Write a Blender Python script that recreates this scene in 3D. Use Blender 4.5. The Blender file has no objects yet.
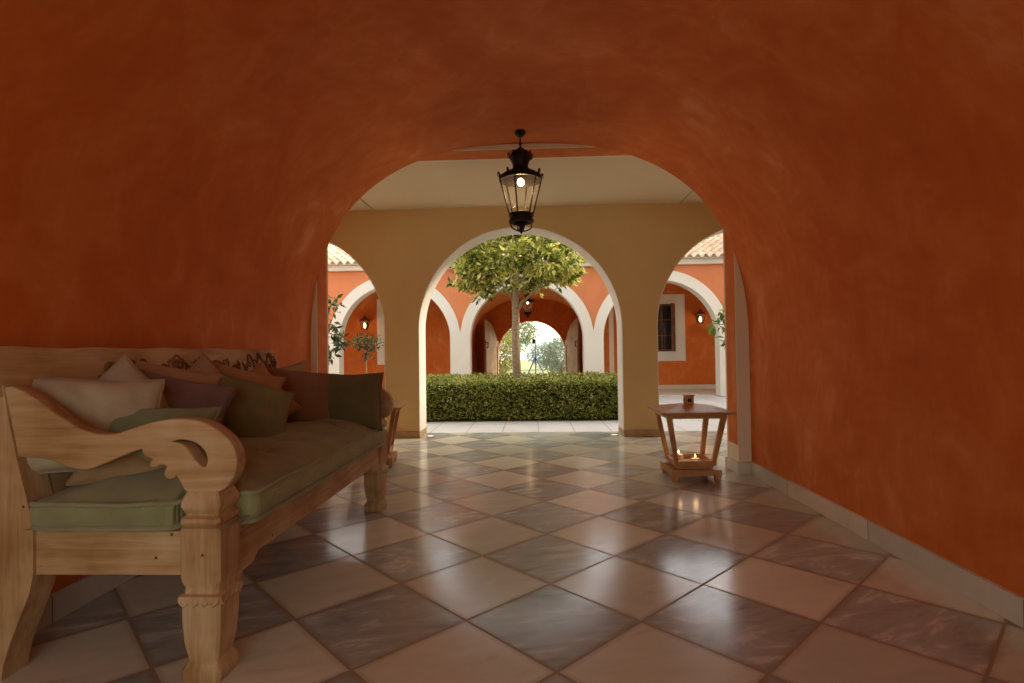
import bpy, bmesh, math, random
import numpy as np
from mathutils import Vector, Matrix, noise as mnoise

random.seed(7)
scene = bpy.context.scene
COL = scene.collection
PI = math.pi

# ------------------------------------------------------------------ camera
cam_data = bpy.data.cameras.new('camera')
cam_data.sensor_width = 36.0
cam_data.lens = 547.1 / 1024 * 36.0
cam_data.clip_start = 0.05
cam_data.clip_end = 1000
cam = bpy.data.objects.new('camera', cam_data)
COL.objects.link(cam)
R = ((0.9991190691853431, -0.014243850557319903, -0.03947402071634608),
     (0.03973666955552913, 0.018653248675088916, 0.9990360621151271),
     (-0.013493801645513618, -0.9997245465802899, 0.01920281963633213))
cam.matrix_world = Matrix(((R[0][0], -R[0][1], -R[0][2], 0.0),
                           (R[1][0], -R[1][1], -R[1][2], 0.0),
                           (R[2][0], -R[2][1], -R[2][2], 1.09),
                           (0, 0, 0, 1)))
scene.camera = cam

# ------------------------------------------------------------------ light
scene.view_settings.view_transform = 'Standard'
scene.view_settings.look = 'None'
scene.view_settings.gamma = 1.0
scene.view_settings.use_curve_mapping = False
scene.view_settings.exposure = -0.58

SKY_STRENGTH = 1.0
SUN_STRENGTH = 4.0
world = bpy.data.worlds.new('sky')
scene.world = world
world.use_nodes = True
wn = world.node_tree
wn.nodes.clear()
w_out = wn.nodes.new('ShaderNodeOutputWorld')
w_bg = wn.nodes.new('ShaderNodeBackground')
w_sky = wn.nodes.new('ShaderNodeTexSky')
w_sky.sky_type = 'NISHITA'
w_sky.sun_disc = False
w_sky.sun_elevation = math.radians(38)
w_sky.sun_rotation = math.radians(60)
w_sky.air_density = 1.0
w_sky.dust_density = 4.0
w_mul = wn.nodes.new('ShaderNodeMix')
w_mul.data_type = 'RGBA'
w_mul.inputs[0].default_value = 0.6
w_mul.inputs[7].default_value = (4.1, 3.95, 3.3, 1)
wn.links.new(w_sky.outputs[0], w_mul.inputs[6])
wn.links.new(w_mul.outputs[2], w_bg.inputs[0])
w_bg.inputs[1].default_value = SKY_STRENGTH
wn.links.new(w_bg.outputs[0], w_out.inputs[0])

sun_data = bpy.data.lights.new('sun', 'SUN')
sun_data.energy = SUN_STRENGTH
sun_data.angle = math.radians(3)
sun_data.color = (1.0, 0.86, 0.66)
sun = bpy.data.objects.new('sun', sun_data)
COL.objects.link(sun)
sun_dir = Vector((0.85, 0.25, 0.60)).normalized()      # towards the sun: right, beyond the courtyard
sun.rotation_euler = sun_dir.to_track_quat('Z', 'Y').to_euler()
sun.location = (6, 14, 12)

# ------------------------------------------------------------------ node helpers
class NT:
    def __init__(s, name, rough=0.6, spec=0.4):
        s.m = bpy.data.materials.new(name)
        s.m.use_nodes = True
        s.t = s.m.node_tree
        s.b = s.t.nodes['Principled BSDF']
        s.b.inputs['Roughness'].default_value = rough
        s.b.inputs['Specular IOR Level'].default_value = spec
    def n(s, typ, **kw):
        nd = s.t.nodes.new('ShaderNode' + typ)
        for k, v in kw.items():
            setattr(nd, k, v)
        return nd
    def l(s, a, b):
        s.t.links.new(a, b)
    def v(s, inp, x):
        if hasattr(x, 'is_linked') or hasattr(x, 'links'):
            s.l(x, inp)
        else:
            inp.default_value = x
    def math(s, op, a, b=None, c=None, clamp=False):
        nd = s.n('Math', operation=op)
        nd.use_clamp = clamp
        s.v(nd.inputs[0], a)
        if b is not None: s.v(nd.inputs[1], b)
        if c is not None: s.v(nd.inputs[2], c)
        return nd.outputs[0]
    def pos(s):
        return s.n('NewGeometry').outputs['Position']
    def obj(s):
        return s.n('TexCoord').outputs['Object']
    def mapping(s, vec, scale=(1, 1, 1), rot=(0, 0, 0), loc=(0, 0, 0)):
        nd = s.n('Mapping')
        s.l(vec, nd.inputs[0])
        nd.inputs['Scale'].default_value = scale
        nd.inputs['Rotation'].default_value = rot
        nd.inputs['Location'].default_value = loc
        return nd.outputs[0]
    def noise(s, vec, scale, detail=4, rough=0.55, dist=0.0):
        nd = s.n('TexNoise')
        if vec is not None: s.l(vec, nd.inputs['Vector'])
        nd.inputs['Scale'].default_value = scale
        nd.inputs['Detail'].default_value = detail
        nd.inputs['Roughness'].default_value = rough
        nd.inputs['Distortion'].default_value = dist
        return nd.outputs[0]
    def ramp(s, fac, stops):
        nd = s.n('ValToRGB')
        s.l(fac, nd.inputs[0])
        e = nd.color_ramp.elements
        while len(e) < len(stops): e.new(0.5)
        for el, (p, c) in zip(e, stops):
            el.position = p
            el.color = tuple(c) + (1,) if len(c) == 3 else c
        return nd.outputs[0]
    def mix(s, fac, a, b, mode='MIX'):
        nd = s.n('Mix', data_type='RGBA', blend_type=mode)
        s.v(nd.inputs[0], fac)
        s.v(nd.inputs[6], a if not isinstance(a, tuple) else a + (1,))
        s.v(nd.inputs[7], b if not isinstance(b, tuple) else b + (1,))
        return nd.outputs[2]
    def color(s, c):
        s.v(s.b.inputs['Base Color'], c if not isinstance(c, tuple) else c + (1,))
    def bump(s, h, strength=0.2, dist=0.01):
        nd = s.n('Bump')
        nd.inputs['Strength'].default_value = strength
        nd.inputs['Distance'].default_value = dist
        s.l(h, nd.inputs['Height'])
        s.l(nd.outputs[0], s.b.inputs['Normal'])
    def rough(s, x):
        s.v(s.b.inputs['Roughness'], x)

def plaster(name, stops, scale=0.8, bump=0.15):
    k = NT(name, 0.75, 0.25)
    p = k.pos()
    n1 = k.noise(p, scale, 5, 0.6, 0.6)
    n2 = k.noise(k.mapping(p, (1.2, 1.2, 0.5)), scale * 3.1, 4, 0.6, 0.3)
    f = k.math('ADD', k.math('MULTIPLY', n1, 0.65), k.math('MULTIPLY', n2, 0.35))
    k.color(k.ramp(f, stops))
    k.bump(k.noise(p, 9, 6, 0.65), bump, 0.02)
    return k.m

k = NT('orange_plaster', 0.7, 0.25)
p = k.pos()
n1 = k.noise(p, 0.75, 4, 0.6, 0.8)
n2 = k.noise(k.mapping(p, (1, 1, 1), (0.6, 0.3, 0.9)), 2.3, 5, 0.62, 1.6)
n3 = k.noise(k.mapping(p, (1.2, 1.2, 0.35)), 9.0, 4, 0.6, 0.5)
f = k.math('ADD', k.math('ADD', k.math('MULTIPLY', n1, 0.5), k.math('MULTIPLY', n2, 0.35)), k.math('MULTIPLY', n3, 0.15))
k.color(k.ramp(f, [(0.34, (0.53, 0.115, 0.012)), (0.47, (0.60, 0.145, 0.020)), (0.55, (0.655, 0.185, 0.038)), (0.66, (0.74, 0.295, 0.11))]))
k.bump(k.math('ADD', k.noise(p, 5, 6, 0.65, 0.6), k.math('MULTIPLY', n2, 1.2)), 0.12, 0.02)
ORANGE = k.m
FACADE = plaster('facade_orange', [(0.3, (0.58, 0.185, 0.068)), (0.5, (0.63, 0.22, 0.09)), (0.7, (0.67, 0.255, 0.115))], 0.6)
CREAM = plaster('cream_plaster', [(0.3, (0.62, 0.45, 0.205)), (0.55, (0.67, 0.50, 0.24)), (0.75, (0.70, 0.54, 0.28))], 0.5, 0.1)
CEILING = plaster('ceiling_plaster', [(0.3, (0.70, 0.585, 0.38)), (0.7, (0.74, 0.625, 0.42))], 0.5, 0.08)
WHITE = plaster('white_trim', [(0.3, (0.72, 0.68, 0.58)), (0.7, (0.80, 0.77, 0.68))], 1.0, 0.08)

def simple(name, c, rough=0.5, spec=0.4, metal=0.0, var=0.12, scale=14):
    k = NT(name, rough, spec)
    k.b.inputs['Metallic'].default_value = metal
    n = k.noise(k.obj(), scale, 4)
    k.color(k.ramp(n, [(0.3, tuple(x * (1 - var) for x in c)), (0.7, tuple(min(1, x * (1 + var)) for x in c))]))
    return k.m

def wood(name, dark, mid, light, axis=0, scale=7.0, rough=0.6, knots=True):
    k = NT(name, rough, 0.3)
    o = k.obj()
    sc = [9.0, 9.0, 9.0]; sc[axis] = 0.8
    g = k.noise(k.mapping(o, tuple(sc)), scale * 0.6, 5, 0.65, 0.4)
    big = k.noise(o, 3.0, 3, 0.5)
    f = k.math('ADD', k.math('MULTIPLY', g, 0.38), k.math('MULTIPLY', big, 0.62))
    c = k.ramp(f, [(0.38, dark), (0.5, mid), (0.62, light)])
    if knots:
        vo = k.n('TexVoronoi'); k.l(o, vo.inputs['Vector']); vo.inputs['Scale'].default_value = 9.0
        hole = k.ramp(vo.outputs['Distance'], [(0.035, (1, 1, 1)), (0.06, (0, 0, 0))])
        c = k.mix(hole, c, tuple(x * 0.25 for x in dark))
    k.color(c)
    k.bump(g, 0.25, 0.006)
    return k.m

W_D, W_M, W_L = (0.33, 0.175, 0.06), (0.50, 0.315, 0.14), (0.61, 0.44, 0.245)
WOOD_X = wood('weathered_teak_across', W_D, W_M, W_L, 0)
WOOD_Y = wood('weathered_teak_along', W_D, W_M, W_L, 1)
WOOD_Z = wood('weathered_teak_upright', W_D, W_M, W_L, 2)
LWOOD = wood('lantern_wood', (0.38, 0.17, 0.05), (0.50, 0.25, 0.08), (0.58, 0.32, 0.13), 2, 6, 0.45, False)
DOORWOOD = wood('pale_door_wood', (0.34, 0.20, 0.10), (0.42, 0.27, 0.14), (0.48, 0.33, 0.19), 2, 5, 0.6, False)
WINWOOD = wood('brown_window_wood', (0.12, 0.045, 0.018), (0.17, 0.065, 0.025), (0.21, 0.09, 0.035), 2, 5, 0.5, False)
IRON = simple('dark_iron', (0.022, 0.014, 0.010), 0.5, 0.5, 0.6, 0.3)

def fabric(name, c, wr=1.0):
    k = NT(name, 0.9, 0.1)
    o = k.obj()
    n = k.noise(o, 6, 5, 0.6)
    k.color(k.ramp(n, [(0.3, tuple(x * 0.82 for x in c)), (0.7, tuple(min(1, x * 1.12) for x in c))]))
    w = k.n('TexWave'); k.l(o, w.inputs['Vector']); w.inputs['Scale'].default_value = 160
    w2 = k.noise(o, 8, 5, 0.55, 1.6)
    k.bump(k.math('ADD', k.math('MULTIPLY', w.outputs[0], 0.15), w2), 0.5 * wr, 0.03)
    k.b.inputs['Sheen Weight'].default_value = 0.15
    return k.m

def emit(name, c, strength):
    k = NT(name)
    k.b.inputs['Base Color'].default_value = c + (1,)
    k.b.inputs['Emission Color'].default_value = c + (1,)
    k.b.inputs['Emission Strength'].default_value = strength
    return k.m

def glass(name, tint=(0.9, 0.9, 0.85), alpha=0.12):
    k = NT(name, 0.05, 0.5)
    k.color(tint)
    k.b.inputs['Alpha'].default_value = alpha
    return k.m

def leafmat(name, stops, trans=0.35):
    k = NT(name, 0.45, 0.4)
    r = k.n('NewGeometry').outputs['Random Per Island']
    c = k.ramp(r, stops)
    k.color(c)
    tr = k.n('BsdfTranslucent')
    k.l(c, tr.inputs[0])
    mx = k.n('MixShader')
    mx.inputs[0].default_value = trans
    k.l(k.b.outputs[0], mx.inputs[1]); k.l(tr.outputs[0], mx.inputs[2])
    k.l(mx.outputs[0], k.t.nodes['Material Output'].inputs[0])
    return k.m

# ------------------------------------------------------------------ mesh builder
ORG = {}

class MB:
    def __init__(s):
        s.v = []; s.f = []; s.mi = []
    def add(s, vs, fs, mi=0):
        b = len(s.v)
        s.v.extend([tuple(x) for x in vs])
        s.f.extend([tuple(i + b for i in f) for f in fs])
        s.mi.extend([mi] * len(fs))
        return s
    def box(s, x0, x1, y0, y1, z0, z1, mi=0, M=None):
        vs = [Vector((x, y, z)) for z in (z0, z1) for y in (y0, y1) for x in (x0, x1)]
        if M is not None: vs = [M @ v for v in vs]
        return s.add(vs, [(0, 2, 3, 1), (4, 5, 7, 6), (0, 1, 5, 4), (2, 6, 7, 3), (0, 4, 6, 2), (1, 3, 7, 5)], mi)
    def loft(s, rings, caps=True, mi=0, closed=False):
        n = len(rings[0]); vs = [v for r in rings for v in r]; fs = []
        m = len(rings)
        for i in range(m if closed else m - 1):
            a = i * n; b = ((i + 1) % m) * n
            for j in range(n):
                k = (j + 1) % n
                fs.append((a + j, a + k, b + k, b + j))
        if caps and not closed:
            fs.append(tuple(range(n - 1, -1, -1))); fs.append(tuple(range((m - 1) * n, m * n)))
        return s.add(vs, fs, mi)
    def sq_loft(s, cx, cy, prof, ch=0.12, mi=0, ry=1.0):
        # square section with chamfered corners, prof = [(z, half width)]
        rings = []
        for z, h in prof:
            c = h * ch; p = []
            for sx, sy in ((1, -1), (1, 1), (-1, 1), (-1, -1)):
                a = (sx * h, sy * (h - c)); b = (sx * (h - c), sy * h)
                p += [a, b] if sx * sy > 0 else [b, a]
            rings.append([(cx + q[0], cy + q[1] * ry, z) for q in p])
        return s.loft(rings, True, mi)
    def lathe(s, cx, cy, prof, n=20, mi=0, caps=True):
        rings = [[(cx + r * math.cos(2 * PI * k / n), cy + r * math.sin(2 * PI * k / n), z) for k in range(n)] for z, r in prof]
        return s.loft(rings, caps, mi)
    def tube(s, pts, rad, n=8, mi=0, closed=False):
        pts = [Vector(p) for p in pts]
        m = len(pts)
        rads = rad if isinstance(rad, (list, tuple)) else [rad] * m
        rings = []; up = None
        for i, p in enumerate(pts):
            if closed: t = pts[(i + 1) % m] - pts[i - 1]
            else: t = pts[min(i + 1, m - 1)] - pts[max(i - 1, 0)]
            if t.length < 1e-9: t = Vector((0, 0, 1))
            t.normalize()
            if up is None:
                up = Vector((0, 0, 1)) if abs(t.z) < 0.9 else Vector((1, 0, 0))
            a = up - t * up.dot(t)
            if a.length < 1e-6: a = t.orthogonal()
            a.normalize(); up = a
            b = t.cross(a)
            rings.append([p + (a * math.cos(2 * PI * k / n) + b * math.sin(2 * PI * k / n)) * rads[i] for k in range(n)])
        return s.loft(rings, True, mi, closed)
    def build(s, name, mats, parent=None, smooth=None, org=None, bevel=0.0, sub=0):
        o3 = ORG[parent.name] if parent is not None else Vector(org if org is not None else (0, 0, 0))
        me = bpy.data.meshes.new(name)
        me.from_pydata([(x - o3[0], y - o3[1], z - o3[2]) for x, y, z in s.v], [], s.f)
        if not isinstance(mats, (list, tuple)): mats = [mats]
        for m in mats: me.materials.append(m)
        if len(mats) > 1: me.polygons.foreach_set('material_index', s.mi)
        bm = bmesh.new(); bm.from_mesh(me)
        bmesh.ops.remove_doubles(bm, verts=bm.verts, dist=1e-5)
        bmesh.ops.recalc_face_normals(bm, faces=bm.faces)
        if bevel > 0:
            es = [e for e in bm.edges if len(e.link_faces) == 2 and e.calc_face_angle(0) > 0.6]
            bmesh.ops.bevel(bm, geom=es, offset=bevel, segments=2, affect='EDGES', profile=0.5, clamp_overlap=True)
        if smooth is not None:
            for f in bm.faces: f.smooth = True
            for e in bm.edges:
                if len(e.link_faces) == 2 and e.calc_face_angle(0) > math.radians(smooth): e.smooth = False
        bm.to_mesh(me); bm.free()
        o = bpy.data.objects.new(name, me)
        COL.objects.link(o)
        if parent is not None:
            o.parent = parent
        else:
            o.location = o3
        if sub:
            md = o.modifiers.new('smooth', 'SUBSURF'); md.levels = sub; md.render_levels = sub
        ORG[o.name] = o3
        return o

def tag(o, label=None, cat=None, group=None, kind=None):
    if label: o['label'] = label
    if cat: o['category'] = cat
    if group: o['group'] = group
    if kind: o['kind'] = kind
    return o

def thing(name, loc, label, cat, group=None, rotz=0.0):
    o = bpy.data.objects.new(name, None)
    o.empty_display_size = 0.1
    COL.objects.link(o)
    o.location = loc; o.rotation_euler = (0, 0, rotz)
    ORG[o.name] = Vector(loc)
    return tag(o, label, cat, group)

def copy_tree(o, parent=None):
    c = o.copy(); COL.objects.link(c)
    if parent is not None: c.parent = parent
    for ch in list(o.children): copy_tree(ch, c)
    return c

def struct(o):
    o['kind'] = 'structure'
    return o

def strips(mb, xs, lo, hi, y0, y1, mi=0, M=None):
    # solid slab between the curves lo(x) and hi(x), from y0 to y1
    for i in range(len(xs) - 1):
        a, b = xs[i], xs[i + 1]
        q = [(a, lo[i][1]), (b, lo[i + 1][0]), (b, hi[i + 1][0]), (a, hi[i][1])]
        if q[3][1] - q[0][1] < 1e-6 and q[2][1] - q[1][1] < 1e-6: continue
        vs = [Vector((x, y, z)) for y in (y0, y1) for x, z in q]
        if M is not None: vs = [M @ v for v in vs]
        fs = [(0, 1, 2, 3), (7, 6, 5, 4), (0, 4, 5, 1), (3, 2, 6, 7)]
        if i == 0: fs.append((0, 3, 7, 4))
        if i == len(xs) - 2: fs.append((1, 5, 6, 2))
        if (lo[i][0], hi[i][0]) != (lo[i][1], hi[i][1]): fs.append((0, 3, 7, 4))
        if (lo[i + 1][0], hi[i + 1][0]) != (lo[i + 1][1], hi[i + 1][1]): fs.append((1, 5, 6, 2))
        mb.add(vs, fs, mi)
    return mb

def arch_wall(x0, x1, z1, arches, y0, y1, M=None, mb=None):
    """wall with round-headed openings; arches = (centre x, radius, springing z, sill z)"""
    xs = {x0, x1}
    N = 40
    for cx, r, zs, sill in arches:
        for k in range(N + 1): xs.add(round(cx - r * math.cos(PI * k / N), 6))
    xs = sorted(x for x in xs if x0 - 1e-9 <= x <= x1 + 1e-9)
    def low(x, side):
        for cx, r, zs, sill in arches:
            d = x - cx
            inside = abs(d) < r - 1e-5 or (abs(d + r) < 1e-5 and side == 1) or (abs(d - r) < 1e-5 and side == 0)
            if inside: return zs + math.sqrt(max(0, r * r - d * d))
        return 0.0
    lo = [(low(x, 0), low(x, 1)) for x in xs]
    hi = [(z1, z1)] * len(xs)
    mb = mb or MB()
    strips(mb, xs, lo, hi, y0, y1, 0, M)
    for cx, r, zs, sill in arches:
        if sill > 0:
            vs = [(cx - r, y0, 0), (cx + r, y1, sill)]
            mb.box(cx - r, cx + r, y0, y1, 0, sill, 0, M)
    return mb

# ------------------------------------------------------------------ setting
HW, VX, Z0, ZB, VN = 1.95, -0.065, 1.10, 1.856, 2.5      # corridor half width, centre, springing, rise, roundness
Y_END = 4.87
Y_BACK = -1.7

def vault_curve(n=48, a0=0.0, a1=PI, off=0.0):
    out = []
    for k in range(n + 1):
        t = a0 + (a1 - a0) * k / n
        c, s_ = math.cos(t), math.sin(t)
        out.append((VX + (HW + off) * math.copysign(abs(c) ** (2 / VN), c), Z0 + (ZB + off) * abs(s_) ** (2 / VN)))
    return out

def vault_part(name, inner, outer, y0, y1, mat):
    mb = MB()
    ny = 6
    poly = inner + outer[::-1]
    rings = [[(x, y0 + (y1 - y0) * j / ny, z) for x, z in poly] for j in range(ny + 1)]
    mb.loft(rings, False)
    n = len(inner)
    for j in (0, ny):
        b = rings[j]
        for i in range(n - 1):
            mb.add([b[i], b[i + 1], b[2 * n - 2 - i], b[2 * n - 1 - i]], [(0, 1, 2, 3)])
    return struct(mb.build(name, mat, smooth=30))

def corridor(y0, y1, suffix, mat):
    ce = vault_part('ceiling' + suffix, vault_curve(72), vault_curve(72, off=0.22), y0, y1, mat)
    wr = vault_part('wall_right' + suffix, [(VX + HW, 0), (VX + HW, 0.4), (VX + HW, 0.8), (VX + HW, Z0)],
                    [(VX + HW + 0.22, 0), (VX + HW + 0.22, 0.4), (VX + HW + 0.22, 0.8), (VX + HW + 0.22, Z0)], y0, y1, mat)
    wl = vault_part('wall_left' + suffix, [(VX - HW, 0), (VX - HW, 0.4), (VX - HW, 0.8), (VX - HW, Z0)],
                    [(VX - HW - 0.22, 0), (VX - HW - 0.22, 0.4), (VX - HW - 0.22, 0.8), (VX - HW - 0.22, Z0)], y0, y1, mat)
    return ce, wr, wl

corridor(Y_BACK, Y_END, '', ORANGE)

# tiled floor
TS = 0.5
k = NT('marble_checker_floor', 0.2, 0.5)
p = k.pos()
sep = k.n('SeparateXYZ'); k.l(p, sep.inputs[0])
OX, OY = 0.0623, 2.5921
dx = k.math('SUBTRACT', sep.outputs[0], OX); dy = k.math('SUBTRACT', sep.outputs[1], OY)
r2 = 1 / math.sqrt(2) / TS
ua = k.math('MULTIPLY', k.math('ADD', dx, dy), r2)
ub = k.math('MULTIPLY', k.math('SUBTRACT', dy, dx), r2)
fa, fb = k.math('FLOOR', ua), k.math('FLOOR', ub)
par = k.math('MODULO', k.math('ABSOLUTE', k.math('ADD', fa, fb)), 2.0)      # 0 = grey tile, 1 = cream tile
def edge(u, f):
    fr = k.math('SUBTRACT', u, f)
    return k.math('MINIMUM', fr, k.math('SUBTRACT', 1.0, fr))
ed = k.math('MINIMUM', edge(ua, fa), edge(ub, fb))
grout = k.math('LESS_THAN', ed, 0.0115)
comb = k.n('CombineXYZ'); k.l(fa, comb.inputs[0]); k.l(fb, comb.inputs[1])
wno = k.n('TexWhiteNoise', noise_dimensions='3D'); k.l(comb.outputs[0], wno.inputs['Vector'])
off = k.n('VectorMath', operation='MULTIPLY_ADD')
k.l(wno.outputs['Color'], off.inputs[0]); off.inputs[1].default_value = (37, 37, 37); k.l(p, off.inputs[2])
# streaks lie along one tile edge direction
mp = k.mapping(off.outputs[0], (1, 1, 1), (0, 0, math.radians(-22)))
mp2 = k.mapping(mp, (1.0, 2.6, 1))
v1 = k.noise(mp2, 1.5, 7, 0.6, 2.2)
v2 = k.noise(mp2, 5.0, 5, 0.6, 0.8)
veins = k.math('ADD', k.math('MULTIPLY', v1, 0.7), k.math('MULTIPLY', v2, 0.3))
darkc = k.ramp(veins, [(0.34, (0.28, 0.29, 0.26)), (0.44, (0.40, 0.41, 0.36)), (0.54, (0.46, 0.47, 0.41)), (0.605, (0.64, 0.65, 0.57)), (0.65, (0.48, 0.49, 0.43))])
lightc = k.ramp(veins, [(0.28, (0.54, 0.51, 0.375)), (0.42, (0.66, 0.64, 0.49)), (0.6, (0.71, 0.69, 0.54)), (0.75, (0.76, 0.74, 0.61))])
tile = k.mix(par, darkc, lightc)
wv = k.n('SeparateColor'); k.l(wno.outputs['Color'], wv.inputs[0])
tone = k.math('ADD', k.math('MULTIPLY', wv.outputs[0], 0.35), 0.82)
tcol = k.n('CombineColor')
for i in range(3): k.l(tone, tcol.inputs[i])
tile = k.mix(1.0, tile, tcol.outputs[0], 'MULTIPLY')
dirt = k.ramp(k.math('ADD', ed, k.math('MULTIPLY', k.noise(p, 11, 4), 0.05)), [(0.02, (1, 1, 1)), (0.085, (0, 0, 0))])
dm = k.math('MULTIPLY', dirt, 0.45)
tile = k.mix(dm, tile, (0.22, 0.14, 0.075))
k.color(k.mix(grout, tile, (0.30, 0.205, 0.105)))
k.rough(k.math('ADD', k.math('MULTIPLY', k.noise(p, 5, 5, 0.6), 0.16), k.math('ADD', k.math('MULTIPLY', grout, 0.5), 0.10)))
k.bump(k.math('ADD', k.math('SUBTRACT', 1.0, grout), k.math('MULTIPLY', k.noise(p, 2.5, 2), 0.25)), 0.12, 0.01)
FLOOR = k.m
MB().box(-8.2, 8.2, -2.0, 7.45, -0.2, 0).build('floor', FLOOR)
struct(bpy.data.objects['floor'])

# courtyard paving slabs
k = NT('pale_stone_paving', 0.6, 0.3)
p = k.pos()
br = k.n('TexBrick'); k.l(k.mapping(p, (1, 1, 1), (0, 0, 0), (0.2, 0.05, 0)), br.inputs['Vector'])
br.inputs['Scale'].default_value = 1.0
br.inputs['Brick Width'].default_value = 0.5; br.inputs['Row Height'].default_value = 1.25
br.inputs['Mortar Size'].default_value = 0.008; br.offset = 0.5
br.inputs['Color1'].default_value = (0.60, 0.585, 0.55, 1); br.inputs['Color2'].default_value = (0.53, 0.52, 0.50, 1)
br.inputs['Mortar'].default_value = (0.25, 0.23, 0.2, 1)
k.color(k.mix(0.25, br.outputs[0], k.ramp(k.noise(p, 2, 5, 0.6, 0.5), [(0.3, (0.40, 0.39, 0.38)), (0.7, (0.68, 0.66, 0.63))])))
PAVING = k.m
struct(MB().box(-9.5, 9.5, 7.45, 15.7, -0.2, -0.012).build('paving', PAVING))
struct(MB().box(-9.5, 9.5, 15.7, 19.7, -0.2, -0.012).build('corridor_floor', FLOOR))
GRAVEL = simple('pale_gravel', (0.55, 0.50, 0.42), 0.9, 0.2, 0, 0.2, 30)
struct(MB().box(-40, 40, -40, -2.0, -0.2, -0.03).build('forecourt', GRAVEL))

# baseboards of pale marble
k = NT('baseboard_marble', 0.45, 0.4)
p = k.pos()
n1 = k.noise(p, 3, 5, 0.6, 0.5)
c = k.ramp(n1, [(0.3, (0.62, 0.56, 0.42)), (0.7, (0.76, 0.70, 0.55))])
sp = k.n('SeparateXYZ'); k.l(p, sp.inputs[0])
fr = k.math('FRACT', k.math('MULTIPLY', k.math('ADD', sp.outputs[1], 0.75), 1 / 0.98))
j = k.math('LESS_THAN', fr, 0.006)
seg = k.n('TexWhiteNoise', noise_dimensions='1D'); k.l(k.math('FLOOR', k.math('MULTIPLY', k.math('ADD', sp.outputs[1], 0.75), 1 / 0.98)), seg.inputs['W'])
c = k.mix(k.math('MULTIPLY', seg.outputs[0], 0.35), c, (0.36, 0.34, 0.30))
k.color(k.mix(j, c, (0.2, 0.15, 0.1)))
BASEB = k.m
struct(MB().box(VX + HW - 0.022, VX + HW + 0.01, Y_BACK, Y_END - 0.002, 0, 0.112).build('baseboard_right', BASEB, bevel=0.004))
struct(MB().box(VX - HW - 0.01, VX - HW + 0.022, Y_BACK, Y_END - 0.002, 0, 0.112).build('baseboard_left', BASEB, bevel=0.004))

# portal frame at the end of the vault
PL, PR, PZ = -1.957, 1.775, 2.912
mb = MB()
mb.box(PL - 0.35, PL, Y_END, 5.15, 0, 3.25).box(PR, PR + 0.35, Y_END, 5.15, 0, 3.25).box(PL, PR, Y_END, 5.15, PZ, 3.25)
PCREAM = plaster('pale_cream_plaster', [(0.3, (0.76, 0.64, 0.44)), (0.7, (0.82, 0.71, 0.51))], 0.6, 0.08)
portal = struct(mb.build('trim_1', PCREAM))
mb = MB()
mb.box(PL - 0.01, PL + 0.004, 4.888, 5.105, 0.25, 2.86).box(PR - 0.004, PR + 0.01, 4.888, 5.105, 0.25, 2.86)
mb.box(PL + 0.05, PR - 0.05, 4.888, 5.105, PZ - 0.004, PZ + 0.01)
mb.build('reveal_panel', ORANGE, portal)
mb = MB()
mb.box(PL - 0.05, PL + 0.016, Y_END - 0.02, 5.17, 0, 0.10).box(PR - 0.016, PR + 0.09, Y_END - 0.02, 5.17, 0, 0.10)
mb.build('plinth', BASEB, portal, bevel=0.003)
# wall between corridor and loggia, beyond the portal on either side
mb = MB()
mb.box(-8.2, PL - 0.35, 4.9, 5.12, 0, 3.2).box(PR + 0.35, 8.2, 4.9, 5.12, 0, 3.2)
struct(mb.build('wall_inner', ORANGE))
# loggia ceiling: three plastered bays and the roof slab above them
mb = MB()
for a, b in ((-8.2, -2.066), (-2.045, 1.882), (1.903, 8.2)):
    mb.box(a, b, 5.15, 7.0, 2.957, 3.1)
mb.box(-8.2, 8.2, 5.15, 7.42, 2.99, 3.25)
struct(mb.build('ceiling_loggia', CEILING))
# loggia arcade towards the courtyard
ARC_Z, ARC_R = 1.39, 1.31
L_ARCH = [(-0.176 + i * 3.05, ARC_R, ARC_Z, 0) for i in (-2, -1, 0, 1, 2)]
struct(arch_wall(-8.2, 8.2, 2.99, L_ARCH, 7.0, 7.42).build('wall_arcade', CREAM, smooth=25))
mb = MB()
for c0, *_ in L_ARCH:
    inn = [(c0 + ARC_R, 0)] + [(c0 + ARC_R * math.cos(PI * q / 48), ARC_Z + ARC_R * math.sin(PI * q / 48)) for q in range(49)] + [(c0 - ARC_R, 0)]
    i2 = [(c0 + (x - c0) * 0.992, z if z < ARC_Z else ARC_Z + (z - ARC_Z) * 0.992) for x, z in inn]
    for q in range(len(inn) - 1):
        vs = [(x, y, z) for y in (7.0 - 0.003, 7.425) for x, z in (inn[q], inn[q + 1], i2[q + 1], i2[q])]
        mb.add(vs, [(0, 1, 2, 3), (7, 6, 5, 4), (2, 6, 7, 3), (0, 4, 5, 1)])
struct(mb.build('trim_6', WHITE, smooth=25))
mb = MB()
for i in range(-2, 3):
    c0 = -0.176 + i * 3.05 + ARC_R
    mb.box(c0 - 0.012, c0 + 0.43 + 0.012, 6.985, 7.43, 0, 0.085)
struct(mb.build('baseboard_arcade', simple('tan_skirting', (0.42, 0.30, 0.16), 0.7, 0.3), bevel=0.004))
struct(MB().box(-8.4, -8.2, 4.9, 15.7, 0, 3.2).build('wall_west', FACADE))
struct(MB().box(8.2, 8.5, 4.9, 15.7, 0, 7.0).build('wall_east', FACADE))  # unseen wall, raised above the others to shade the paving

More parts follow.
